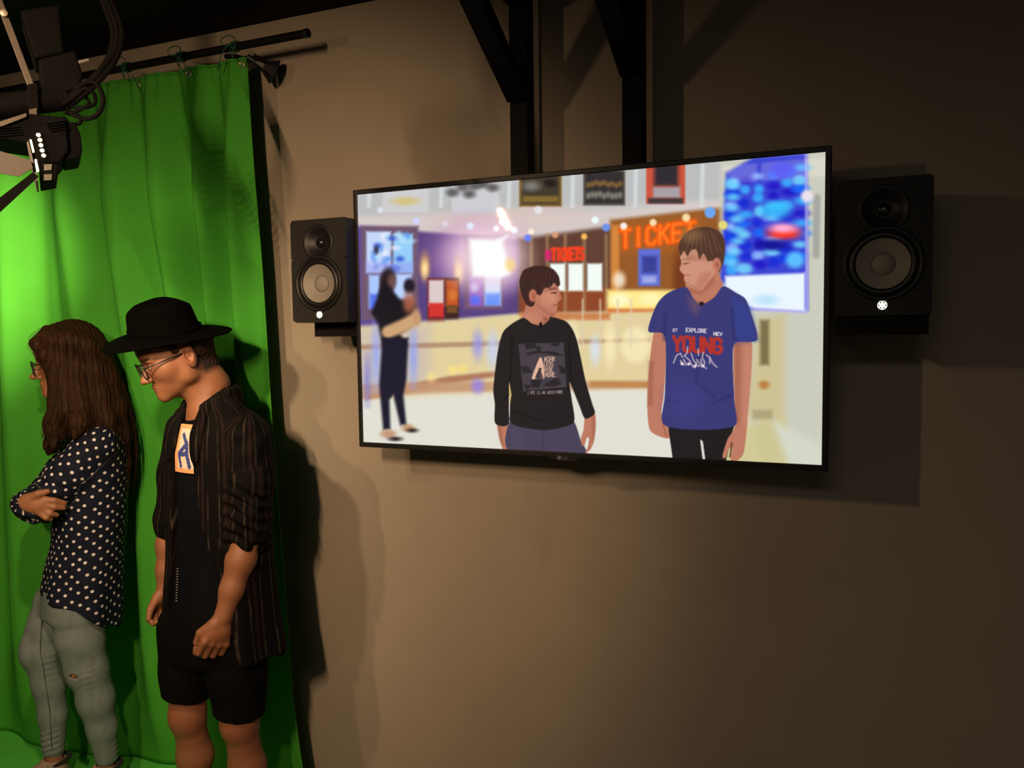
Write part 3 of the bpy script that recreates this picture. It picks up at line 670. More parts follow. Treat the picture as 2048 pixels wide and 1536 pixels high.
MB().tube([(XLEFT-.2-re_[0], 0, 0), (-.004, 0, 0), (0, 0, 0)], [RODR, RODR, RODR*.9], 20).build('pole', MAT['black_steel'], rod, angle=40)
MB().tube([(-.014, 0, 0), (.0, 0, 0)], RODR*1.12, 20).build('end_cap', MAT['black_plastic'], rod, angle=40)
for xx in (-1.05, -2.0):
    MB().tube([(xx, 0, 0), (xx, WALL-RY, 0)], .007, 10).build('wall_stay', MAT['black_steel'], rod)
# flared wall mount at the end of the curtain
hp0, hp1 = atY(500, 117, .105), atY(549, 144, .160)
hm = empty('rod_mount', hp0); tag(hm, 'black flared mount at the curtain rod beside the free edge of the curtain', 'bracket')
ax = Vector(hp1-hp0); LH = ax.length
MB().lathe([(.0, -.01), (.010, -.01), (.011, LH*.25), (.018, LH*.55), (.034, LH*.86), (.042, LH), (.039, LH+.003), (.0, LH-.004)], (0, 0, 0), ax, 8).build('horn', MAT['black_plastic'], hm)
MB().tube([(0, 0, 0), (-.03, 0, .004), (-.05, -.012, .010), (-.05, RY-hp0[1]+.012, RZ-hp0[2]-.018)], .008, 10).build('arm', MAT['black_steel'], hm, True)
MB().tube([(0.02, .0, 0), (.02, WALL-hp0[1], 0)], .009, 10).build('wall_stay', MAT['black_steel'], hm, True)
# green cord ties round the rod
def tie(x, seed, label):
    rng = random.Random(seed)
    t = empty('cord_tie', (x, RY, RZ)); tag(t, label, 'cord', 'green cord ties along the curtain rod')
    r = RODR+.003
    pts = []
    for k in range(40):
        a = k/39*2*math.pi*2.5; pts.append((.012*(k/39-.5)*2+rng.uniform(-.002, .002), -r*math.cos(a), r*math.sin(a)))
    MB().tube(pts, .0018, 6).build('coil', MAT['cord_green'], t, True)
    drop = ZTOP-.020-RZ
    MB().tube([(.006, -r, 0), (.004, -r-.004, drop*.5), (.0, -.012, drop+.006), (-.004, -r-.003, drop*.55), (-.008, -r, 0)], .0018, 6).build('hanger', MAT['cord_green'], t, True)
    bow = []
    for k in range(22):
        a = k/21*2*math.pi; bow.append((-.012+.026*math.cos(a)+rng.uniform(-.003, .003), -r-.006, .014+.014*math.sin(a)))
    MB().tube(bow, .0016, 6).build('loop', MAT['cord_green'], t, True)
    s = rng.choice((-1, 1))
    MB().tube([(0, -r-.004, .002), (s*.02, -r-.012, -.01), (s*.035, -r-.014, -.035), (s*.05, -r-.01, -.07)], .0016, 6).build('loose_end', MAT['cord_green'], t, True)
for k, x in enumerate(eyes_x[:3]):
    tie(x, k+3, ['green cord tie round the rod, nearest the studio lamp', 'green cord tie round the rod, between two others', 'green cord tie round the rod, at the free edge of the curtain'][k])
# green sheet on the floor under the curtain
fl = MB().box((-1.25, -1.3, 0), (1.25, .20, .004), .001).build('floor_sheet', material('green_floor_cloth', (0.10, 0.55, 0.07), 0.8, vary=.06, vscale=8, bump=.1, bscale=300, spec=.2))
fl.location = (-2.15, 0, 0.0); tag(fl, 'green sheet covering the floor in front of the green curtain', 'floor sheet')

# ------------------------------------------------------------------ smooth solids for people, cloth and hair
class Solid:
    """signed distance field on a grid; shapes blend into one continuous skin, meshed by surface nets"""
    def __init__(s, lo, hi, h):
        s.lo = np.array(lo, np.float32); s.h = h
        n = np.ceil((np.array(hi)-np.array(lo))/h).astype(int)+1
        s.ax = [s.lo[i]+np.arange(n[i], dtype=np.float32)*h for i in range(3)]
        s.d = np.full(n, .08, np.float32)
    def box_(s, lo, hi, mg):
        sl = []
        for i in range(3):
            a = int(np.floor((lo[i]-mg-s.lo[i])/s.h)); b = int(np.ceil((hi[i]+mg-s.lo[i])/s.h))+1
            a = max(a, 0); b = min(b, len(s.ax[i]))
            if b <= a: return None, None
            sl.append(slice(a, b))
        g = np.meshgrid(*[s.ax[i][sl[i]] for i in range(3)], indexing='ij', sparse=True)
        return tuple(sl), g
    def add(s, sl, e, k, op='u'):
        a = s.d[sl]
        if op == 'u':
            if k > 0:
                h_ = np.clip(.5+.5*(a-e)/k, 0, 1); s.d[sl] = a*(1-h_)+e*h_-k*h_*(1-h_)
            else: s.d[sl] = np.minimum(a, e)
        else:
            e = -e
            if k > 0:
                h_ = np.clip(.5-.5*(a-e)/k, 0, 1); s.d[sl] = a*(1-h_)+e*h_+k*h_*(1-h_)
            else: s.d[sl] = np.maximum(a, e)
    def cone(s, a, b, ra, rb=None, k=.02, op='u', flat=None):
        """round cone from a to b; flat=(axis, factor) squeezes it along a direction"""
        a = np.asarray(a, np.float32); b = np.asarray(b, np.float32); rb = ra if rb is None else rb
        R_ = max(ra, rb); sl, g = s.box_(np.minimum(a, b)-R_, np.maximum(a, b)+R_, k+.03)
        if sl is None: return s
        x, y, z = g; d = b-a; L2 = float(d@d)+1e-12
        px, py, pz = x-a[0], y-a[1], z-a[2]
        t = np.clip((px*d[0]+py*d[1]+pz*d[2])/L2, 0, 1)
        qx, qy, qz = px-d[0]*t, py-d[1]*t, pz-d[2]*t
        q2 = qx*qx+qy*qy+qz*qz
        if flat is not None:
            ax_, f = flat; ax_ = np.asarray(ax_, float)/np.linalg.norm(ax_); c = qx*ax_[0]+qy*ax_[1]+qz*ax_[2]
            q2 = q2+c*c*(1/(f*f)-1)
        e = np.sqrt(q2)-(ra+(rb-ra)*t)
        s.add(sl, e.astype(np.float32), k, op); return s
    def chain(s, pts, k=.02, op='u', flat=None):
        for (a, ra), (b, rb) in zip(pts, pts[1:]): s.cone(a, b, ra, rb, k, op, flat)
        return s
    def ell(s, c, r, R=None, k=.02, op='u'):
        c = np.asarray(c, np.float32); r = np.asarray(r, np.float32); m = float(r.max())
        sl, g = s.box_(c-m, c+m, k+.03)
        if sl is None: return s
        x, y, z = g; px, py, pz = x-c[0], y-c[1], z-c[2]
        if R is not None:
            R = np.asarray(R, np.float32)      # columns are the ellipsoid's own axes
            px, py, pz = (px*R[0][0]+py*R[1][0]+pz*R[2][0]), (px*R[0][1]+py*R[1][1]+pz*R[2][1]), (px*R[0][2]+py*R[1][2]+pz*R[2][2])
        k0 = np.sqrt((px/r[0])**2+(py/r[1])**2+(pz/r[2])**2); k1 = np.sqrt((px/r[0]**2)**2+(py/r[1]**2)**2+(pz/r[2]**2)**2)+1e-9
        e = k0*(k0-1)/k1
        s.add(sl, e.astype(np.float32), k, op); return s
    def loft(s, st, yaw=0.0, k=.02, op='u', rnd=.008, power=2.0):
        """stack of oval sections (z, cx, cy, half width along yaw, half width across)"""
        st = np.array(sorted(st), np.float32); m = float(st[:, 3:5].max())
        lo = [st[:, 1].min()-m, st[:, 2].min()-m, st[0, 0]]; hi = [st[:, 1].max()+m, st[:, 2].max()+m, st[-1, 0]]
        sl, g = s.box_(lo, hi, k+.02)
        if sl is None: return s
        x, y, z = g
        f = [np.interp(z, st[:, 0], st[:, i]).astype(np.float32) for i in range(1, 5)]
        px, py = x-f[0], y-f[1]; c, sn = math.cos(yaw), math.sin(yaw)
        u = (px*c+py*sn)/f[2]; v = (-px*sn+py*c)/f[3]
        if power == 2.0: k0 = np.sqrt(u*u+v*v)
        else: k0 = (np.abs(u)**power+np.abs(v)**power)**(1/power)
        k1 = np.sqrt((u/f[2])**2+(v/f[3])**2)+1e-6
        e = (k0-1)*k0/k1
        dz = np.maximum(st[0, 0]-z, z-st[-1, 0])+np.zeros_like(e)
        a_ = np.maximum(e+rnd, 0); b_ = np.maximum(dz+rnd, 0)
        e = np.where((e > -rnd) & (dz > -rnd), np.sqrt(a_*a_+b_*b_)-rnd, np.maximum(e, dz))
        s.add(sl, e.astype(np.float32), k, op); return s
    def func(s, lo, hi, fn, k=.0, op='s'):
        sl, g = s.box_(lo, hi, 0)
        s.add(sl, (fn(*g)+np.zeros_like(s.d[sl])).astype(np.float32), k, op); return s
    def mesh(s, name, smooth=1):
        d = s.d; d[0] = d[-1] = .05; d[:, 0] = d[:, -1] = .05; d[:, :, 0] = d[:, :, -1] = .05
        ins = d < 0; n = d.shape
        c = [ins[i:n[0]-1+i, j:n[1]-1+j, k:n[2]-1+k] for i in (0, 1) for j in (0, 1) for k in (0, 1)]
        any_ = c[0].copy(); all_ = c[0].copy()
        for q in c[1:]: any_ |= q; all_ &= q
        act = np.argwhere(any_ & ~all_)
        vals = np.stack([d[act[:, 0]+i, act[:, 1]+j, act[:, 2]+k] for i in (0, 1) for j in (0, 1) for k in (0, 1)], 1)
        corners = np.array([(i, j, k) for i in (0, 1) for j in (0, 1) for k in (0, 1)], np.float32)
        acc = np.zeros((len(act), 3), np.float32); cnt = np.zeros(len(act), np.float32)
        for a in range(8):
            for b in range(a+1, 8):
                if np.abs(corners[a]-corners[b]).sum() != 1: continue
                va, vb = vals[:, a], vals[:, b]; m = (va < 0) != (vb < 0)
                t = np.where(m, va/(va-vb+1e-12), 0)[:, None]
                acc += np.where(m[:, None], corners[a]+(corners[b]-corners[a])*t, 0); cnt += m
        v = (act+acc/cnt[:, None])*s.h+s.lo
        idx = np.full(np.array(n)-1, -1, np.int32); idx[act[:, 0], act[:, 1], act[:, 2]] = np.arange(len(act))
        F = []
        for ax in range(3):
            o1, o2 = [(1, 2), (2, 0), (0, 1)][ax]
            sa = [slice(1, n[i]-1) for i in range(3)]; sb = list(sa); sa[ax] = slice(0, n[ax]-1); sb[ax] = slice(1, n[ax])
            A, B = ins[tuple(sa)], ins[tuple(sb)]
            for flip in (False, True):
                e = np.argwhere((A & ~B) if not flip else (~A & B))
                if not len(e): continue
                base = e.copy(); base[:, o1] += 1; base[:, o2] += 1
                q = []
                for d1, d2 in ((-1, -1), (0, -1), (0, 0), (-1, 0)):
                    p = base.copy(); p[:, o1] += d1; p[:, o2] += d2; q.append(idx[p[:, 0], p[:, 1], p[:, 2]])
                q = np.stack(q, 1); F.append(q[:, ::-1] if flip else q)
        F = np.concatenate(F); F = F[(F >= 0).all(1)]
        for _ in range(smooth): v = relax(v, F, .5)
        s.v, s.f = v, F
        return v, F
def relax(v, F, a):
    acc = np.zeros_like(v); cnt = np.zeros(len(v), np.float32)
    for i, j in ((0, 1), (1, 2), (2, 3), (3, 0)):
        for p, q in ((i, j), (j, i)):
            for c_ in range(3): acc[:, c_] += np.bincount(F[:, p], v[F[:, q], c_], len(v))
            cnt += np.bincount(F[:, p], minlength=len(v))
    return (v*(1-a)+acc/np.maximum(cnt, 1)[:, None]*a).astype(np.float32)
def normals(v, F):
    n = np.cross(v[F[:, 2]]-v[F[:, 0]], v[F[:, 3]]-v[F[:, 1]]); out = np.zeros_like(v)
    for i in range(4):
        for c_ in range(3): out[:, c_] += np.bincount(F[:, i], n[:, c_], len(v))
    return out/(np.linalg.norm(out, axis=1, keepdims=True)+1e-12)
def solid_obj(S, name, mat, parent, wrinkle=None, smooth=1, color=None, pat=None):
    v, F = S.mesh(name, smooth)
    if pat is not None: pv = pat(v)
    if color is not None: cv = color(v, normals(v, F))
    if wrinkle is not None: v = v+normals(v, F)*wrinkle(v)[:, None]
    me = from_arrays(name, v, F)
    if color is not None: set_color(me, 'tone', cv)
    if pat is not None: set_vec(me, 'pat', pv)
    return link(name, me, mat, parent, True)
def rot(yaw=0, pitch=0, roll=0):
    """head axes: faces -x; pitch tips the face down, yaw turns it, roll leans it"""
    cy, sy = math.cos(yaw), math.sin(yaw); cp, sp = math.cos(pitch), math.sin(pitch); cr, sr = math.cos(roll), math.sin(roll)
    Ry = np.array([[cp, 0, -sp], [0, 1, 0], [sp, 0, cp]]); Rz = np.array([[cy, -sy, 0], [sy, cy, 0], [0, 0, 1]]); Rx = np.array([[1, 0, 0], [0, cr, -sr], [0, sr, cr]])
    return Rz@Ry@Rx

class Head:
    """a head in its own axes (face towards -x), set into a figure"""
    def __init__(s, centre, R, scale=1.0): s.c = np.asarray(centre, float); s.R = R; s.k = scale
    def __call__(s, x, y, z): return s.c+s.R@(np.array([x, y, z])*s.k)
    def inv(s, v): return ((v-s.c)@s.R)/s.k
    def build(s, S, nose=1.0):
        k = s.k; E = lambda c, r, bl=.015, op='u': S.ell(s(*c), np.array(r)*k, s.R, bl*k, op)
        Cn = lambda a, b, ra, rb, bl=.012, op='u': S.cone(s(*a), s(*b), ra*k, rb*k, bl*k, op)
        E((.018, 0, .038), (.094, .075, .084)); E((-.030, 0, -.022), (.058, .060, .078), .03)
        E((-.058, 0, .048), (.036, .052, .040), .03)
        for q in (-1, 1):
            Cn((-.072, q*.008, -.092), (.004, q*.047, -.058), .015, .020, .022); Cn((.000, q*.050, -.060), (.012, q*.060, -.01), .02, .018, .02)
            E((-.046, q*.036, -.020), (.030, .026, .026), .03)
            E((-.074, q*.030, .020), (.016, .024, .008), .012)
        Cn((-.078, -.006, -.094), (-.078, .006, -.094), .0150, .0150, .014)
        E((-.060, 0, -.066), (.032, .034, .024), .02)
        for q in (-1, 1): E((-.0955, q*.032, .003), (.016, .019, .012), .010, 's')
        for q in (-1, 1): E((-.0715, q*.031, .001), (.0150, .0150, .0125), .003)
        Cn((-.082, 0, .012), (-.1055, 0, -.030), .0085, .0095, .010); E((-.1085*nose, 0, -.033), (.0115, .0105, .0095), .006)
        for q in (-1, 1): E((-.0955, q*.0115, -.037), (.0105, .0065, .007), .006)
        Cn((-.0905, -.012, -.0580), (-.0905, .012, -.0580), .0062, .0062, .004); Cn((-.0890, -.010, -.0690), (-.0890, .010, -.0690), .0066, .0066, .004)
        E((-.0995, 0, -.0633), (.010, .022, .0014), .002, 's')
        for q in (-1, 1):
            Re = s.R@rot(q*.35*-1, -.12, 0)
            S.ell(s(.020, q*.0815, -.008), np.array((.0205, .0085, .0340))*k, Re, .006*k)
            S.ell(s(.0160, q*.0905, -.003), np.array((.0120, .0105, .0215))*k, Re, .002*k, 's'); S.ell(s(.020, q*.083, .004), np.array((.0045, .004, .012))*k, Re, .003*k)
            S.ell(s(.018, q*.079, -.034), np.array((.008, .006, .009))*k, Re, .006*k)
    def hair_cap(s, S, grow=.007, front=-.055, low=-.05, fringe=.055):
        k = s.k
        S.ell(s(.020, 0, .040), np.array((.096+grow, .078+grow, .086+grow))*k, s.R, 0)
        S.cone(s(.055, 0, .0), s(.060, 0, low), .052*k, .044*k, .03*k)
        def cut(x, y, z):                                  # below the hair line there is no hair
            p = [(x-s.c[0]), (y-s.c[1]), (z-s.c[2])]
            u = (p[0]*s.R[0][0]+p[1]*s.R[1][0]+p[2]*s.R[2][0])/k; w = (p[0]*s.R[0][2]+p[1]*s.R[1][2]+p[2]*s.R[2][2])/k
            line = np.interp(u, [-.2, -.060, -.022, -.018, -.002, .002, .038, .044, .07, .2], [fringe, fringe, fringe-.008, .014, .010, .036, .036, -.02, low, low])
            return (w-line)*k
        S.func(s.c-.2, s.c+.2, cut, .003, 's')
def rounded_loop(cx, hx, hz, r, n=6):
    out = []
    for (sx, sz, a0) in ((1, 1, 0), (-1, 1, 90), (-1, -1, 180), (1, -1, 270)):
        for i in range(n+1):
            a = math.radians(a0+90*i/n); out.append((cx+sx*(hx-r)+r*math.cos(a), sz*(hz-r)+r*math.sin(a)))
    return out
def glasses(H, parent, mat, glass, hx=.0255, hz=.0185, r=.009, fx=-.1015, zc=.000, wire=.0019):
    g = empty('glasses', (0, 0, 0), 0, parent); g.empty_display_size = .01
    m = MB()
    for q in (-1, 1):
        cx = q*.0335
        m.tube([H(fx+.10*max(0, abs(a)-.036)*1.0+.0, a, zc+b) for a, b in rounded_loop(cx, hx, hz, r)], wire*H.k, 6, closed=True)
        pts = [(fx+.002, q*.0595, zc+.010), (fx+.012, q*.070, zc+.011), (-.05, q*.0755, zc+.011), (.005, q*.0795, zc+.010), (.030, q*.0785, zc+.004), (.044, q*.075, zc-.014)]
        MB().tube([H(*p) for p in pts], wire*1.05*H.k, 6).build('temple', mat, g, True)
    m.tube([H(fx, -.0085, zc+.005), H(fx-.003, 0, zc+.0075), H(fx, .0085, zc+.005)], wire*H.k, 6)
    m.build('rims', mat, g, True)
    for q in (-1, 1):
        MB().poly([H(fx+.001, a, zc+b) for a, b in rounded_loop(q*.0335, hx-.001, hz-.001, r)], None).build('lens', glass, g)
    return g
def hash_noise(v, scale, seed):
    rng = np.random.default_rng(seed); out = np.zeros(len(v))
    for k in range(6):
        d = rng.normal(size=3); d *= scale*rng.uniform(.6, 1.6)/np.linalg.norm(d)
        out += np.sin(v@d+rng.uniform(0, 6.28)+1.3*np.sin(v@np.roll(d, 1)*.6+rng.uniform(0, 6)))
    return out/6
MAT['skin'] = color_attr_material('skin', 'tone', .55, bump=.08, bscale=900)
MAT['glass_frame'] = material('black_acetate', (.012, .011, .012), .3)
lens = bpy.data.materials.new('clear_lens'); lens.use_nodes = True
_n = lens.node_tree.nodes; _b = _n['Principled BSDF']; _b.inputs['Roughness'].default_value = .05; _b.inputs['Alpha'].default_value = .12; _b.inputs['Base Color'].default_value = (.5, .5, .5, 1)
MAT['lens'] = lens
SKIN = np.array([.255, .103, .050]); LIP = np.array([.21, .066, .042]); BROW = np.array([.045, .026, .018])
def face_tones(H, v, nrm, base=SKIN, brow=BROW):
    col = np.tile(base, (len(v), 1)); p = H.inv(v); x, y, z = p.T; ay = np.abs(y)
    def mixin(m, c):
        m = np.clip(m, 0, 1)[:, None]; col[:] = col*(1-m)+c*m
    near = (x < -.04) & (np.abs(z) < .13) & (ay < .09)
    mixin(near*np.clip((.020-np.abs(y))/.006, 0, 1)*np.clip((.0115-np.abs(z+.0632))/.003, 0, 1)*(x < -.082), LIP)
    arch = .0255-.10*(ay-.028)**2*40*.1
    mixin(near*np.clip((.0050-np.abs(z-arch))/.002, 0, 1)*np.clip((.022-np.abs(ay-.031))/.004, 0, 1)*(x < -.05), brow)
    e = np.sqrt(((ay-.031)/.0125)**2+((z-.000)/.0042)**2)
    mixin(near*np.clip((1.25-e)/.2, 0, 1)*(x < -.076), np.array([.10, .05, .035])); mixin(near*np.clip((.9-e)/.2, 0, 1)*(x < -.078), np.array([.55, .50, .46]))
    mixin(near*np.clip((.0045-np.hypot(ay-.031, z))/.001, 0, 1)*(x < -.078), np.array([.03, .02, .015]))
    mixin(near*np.exp(-((ay-.04)/.018)**2-((z+.03)/.02)**2)*.35, base*np.array([1.12, .82, .78]))
    return col

# ------------------------------------------------------------------ cloth patterns
def pattern_material(name, base, kind, rough=.8):
    m = material(name, base, rough, vary=.15, vscale=40, bump=.12, bscale=600, spec=.10); N = m.node_tree.nodes; L = m.node_tree.links
    a = N.new('ShaderNodeAttribute'); a.attribute_name = 'pat'
    mx = N[m['mix']]
    out = N.new('ShaderNodeMix'); out.data_type = 'RGBA'; out.inputs[6].default_value = (*base, 1)
    if kind == 'dots':
        mp = N.new('ShaderNodeMapping'); mp.inputs['Rotation'].default_value = (0, 0, math.radians(40)); mp.inputs['Scale'].default_value = (39, 39, 0)
        L.new(a.outputs['Vector'], mp.inputs[0])
        vo = N.new('ShaderNodeTexVoronoi'); vo.voronoi_dimensions = '2D'; vo.inputs['Scale'].default_value = 1.0; vo.inputs['Randomness'].default_value = .28
        L.new(mp.outputs[0], vo.inputs['Vector'])
        r = N.new('ShaderNodeMapRange'); r.inputs['From Min'].default_value = .195; r.inputs['From Max'].default_value = .15; L.new(vo.outputs['Distance'], r.inputs[0])
        L.new(r.outputs[0], out.inputs[0]); out.inputs[7].default_value = (.62, .58, .56, 1)
    else:
        sx = N.new('ShaderNodeSeparateXYZ'); L.new(a.outputs['Vector'], sx.inputs[0])
        no = N.new('ShaderNodeTexNoise'); no.inputs['Scale'].default_value = 9; no.inputs['Detail'].default_value = 2; L.new(a.outputs['Vector'], no.inputs['Vector'])
        ad = N.new('ShaderNodeMath'); ad.operation = 'MULTIPLY_ADD'; ad.inputs[1].default_value = .010; L.new(no.outputs[0], ad.inputs[0]); L.new(sx.outputs[0], ad.inputs[2])
        def band(period, width, shift):
            p = N.new('ShaderNodeMath'); p.operation = 'ADD'; p.inputs[1].default_value = shift; L.new(ad.outputs[0], p.inputs[0])
            q = N.new('ShaderNodeMath'); q.operation = 'PINGPONG'; q.inputs[1].default_value = period/2; L.new(p.outputs[0], q.inputs[0])
            r = N.new('ShaderNodeMapRange'); r.inputs['From Min'].default_value = width; r.inputs['From Max'].default_value = width*.3; L.new(q.outputs[0], r.inputs[0]); return r
        b1 = band(.030, .0030, 5.0); b2 = band(.060, .006, 5.016)
        o1 = N.new('ShaderNodeMix'); o1.data_type = 'RGBA'; o1.inputs[6].default_value = (*base, 1); o1.inputs[7].default_value = (.014, .0075, .007, 1); L.new(b2.outputs[0], o1.inputs[0])
        # the pale stripes are worn: they break up along their length
        n3 = N.new('ShaderNodeTexNoise'); n3.inputs['Scale'].default_value = 14; L.new(a.outputs['Vector'], n3.inputs['Vector'])
        mu = N.new('ShaderNodeMath'); mu.operation = 'MULTIPLY'; L.new(b1.outputs[0], mu.inputs[0])
        r3 = N.new('ShaderNodeMapRange'); r3.inputs['From Min'].default_value = .35; r3.inputs['From Max'].default_value = .65; L.new(n3.outputs[0], r3.inputs[0]); L.new(r3.outputs[0], mu.inputs[1])
        L.new(o1.outputs[2], out.inputs[6]); L.new(mu.outputs[0], out.inputs[0]); out.inputs[7].default_value = (.040, .031, .025, 1)
    L.new(out.outputs[2], mx.inputs[6])
    return m
MAT['dots'] = pattern_material('navy_polka_dot_cloth', (.008, .010, .022), 'dots')
MAT['stripes'] = pattern_material('dark_striped_cloth', (.0024, .0020, .0019), 'stripes')
MAT['tshirt'] = material('black_cotton', (.0035, .0042, .007), .85, vary=.2, bump=.1, bscale=500, spec=.06)
MAT['shorts'] = material('black_shorts_cloth', (.0035, .003, .0028), .85, vary=.2, bump=.15, bscale=500, spec=.06)
MAT['denim'] = material('pale_denim', (.15, .19, .185), .85, vary=.16, vscale=45, bump=.2, bscale=900, spec=.15, stretch=(1, 1, .5))
MAT['felt'] = material('black_felt', (.0016, .0013, .0011), .95, vary=.3, vscale=50, bump=.2, bscale=700, spec=.03)
MAT['sole'] = material('pale_rubber_sole', (.35, .32, .28), .7)
MAT['sneaker'] = material('grey_sneaker', (.26, .19, .145), .8, vary=.3, vscale=60, bump=.2, bscale=300)
MAT['black_cloth'] = material('black_lining', (.008, .008, .008), .9)
MAT['hair'] = color_attr_material('brown_hair', 'tone', .72, vary=.25); MAT['hair'].node_tree.nodes['Principled BSDF'].inputs['Specular IOR Level'].default_value = .10
def seg_coords(v, a, b):
    a = np.asarray(a); b = np.asarray(b); d = b-a; L = np.linalg.norm(d); d = d/L; w = v-a; t = w@d; q = w-t[:, None]*d
    x = np.cross(d, [0.2, 1, .1]); x /= np.linalg.norm(x); y = np.cross(d, x)
    r = np.linalg.norm(w-np.clip(t, 0, L)[:, None]*d, axis=1)
    return t, np.arctan2(q@y, q@x), r
def shoe(parent, heel, toe_dir, hs, mat, length=.25, top=.10):
    """sneaker: sole and upper"""
    h = np.array([heel[0], heel[1], 0]); d = np.array([toe_dir[0], toe_dir[1], 0]); d /= np.linalg.norm(d)
    S = Solid(h+d*.1-.2, h+d*.1+.2+np.array([0, 0, .05]), .004)
    P = lambda a, z: h+d*a+np.array([0, 0, z*hs])
    S.cone(P(.0, .045), P(.06, .05), .036, .036, .02); S.cone(P(.06, .045), P(length-.07, .040), .036, .040, .02); S.cone(P(length-.07, .038), P(length-.04, .034), .040, .032, .02)
    S.cone(P(.02, (top-.02)/hs), P(.11, .058), .036, .036, .02); S.cone(P(0, .06), P(.012, (top-.012)/hs), .034, .036, .02)
    S.func(h-.3, h+.4, lambda x, y, z: z-.018*hs+0*x, 0, 's')
    S.cone(P(.012, (top+.03)/hs), P(.012, (top-.015)/hs), .034, .026, .004, 's')
    up = solid_obj(S, 'shoe_upper', mat, parent)
    S = Solid(h+d*.1-.2, h+d*.1+.2, .004)
    S.cone(P(.0, .02), P(.06, .02), .038, .036, .02); S.cone(P(.06, .02), P(length-.07, .02), .036, .043, .02); S.cone(P(length-.07, .02), P(length-.04, .02), .043, .036, .02)
    S.func(h-.3, h+.4, lambda x, y, z: .024*hs-z+0*x, 0, 's'); S.func(h-.3, h+.4, lambda x, y, z: z-.0005+0*x, 0, 's')
    solid_obj(S, 'shoe_sole', MAT['sole'], parent)
    return P(.012, top)

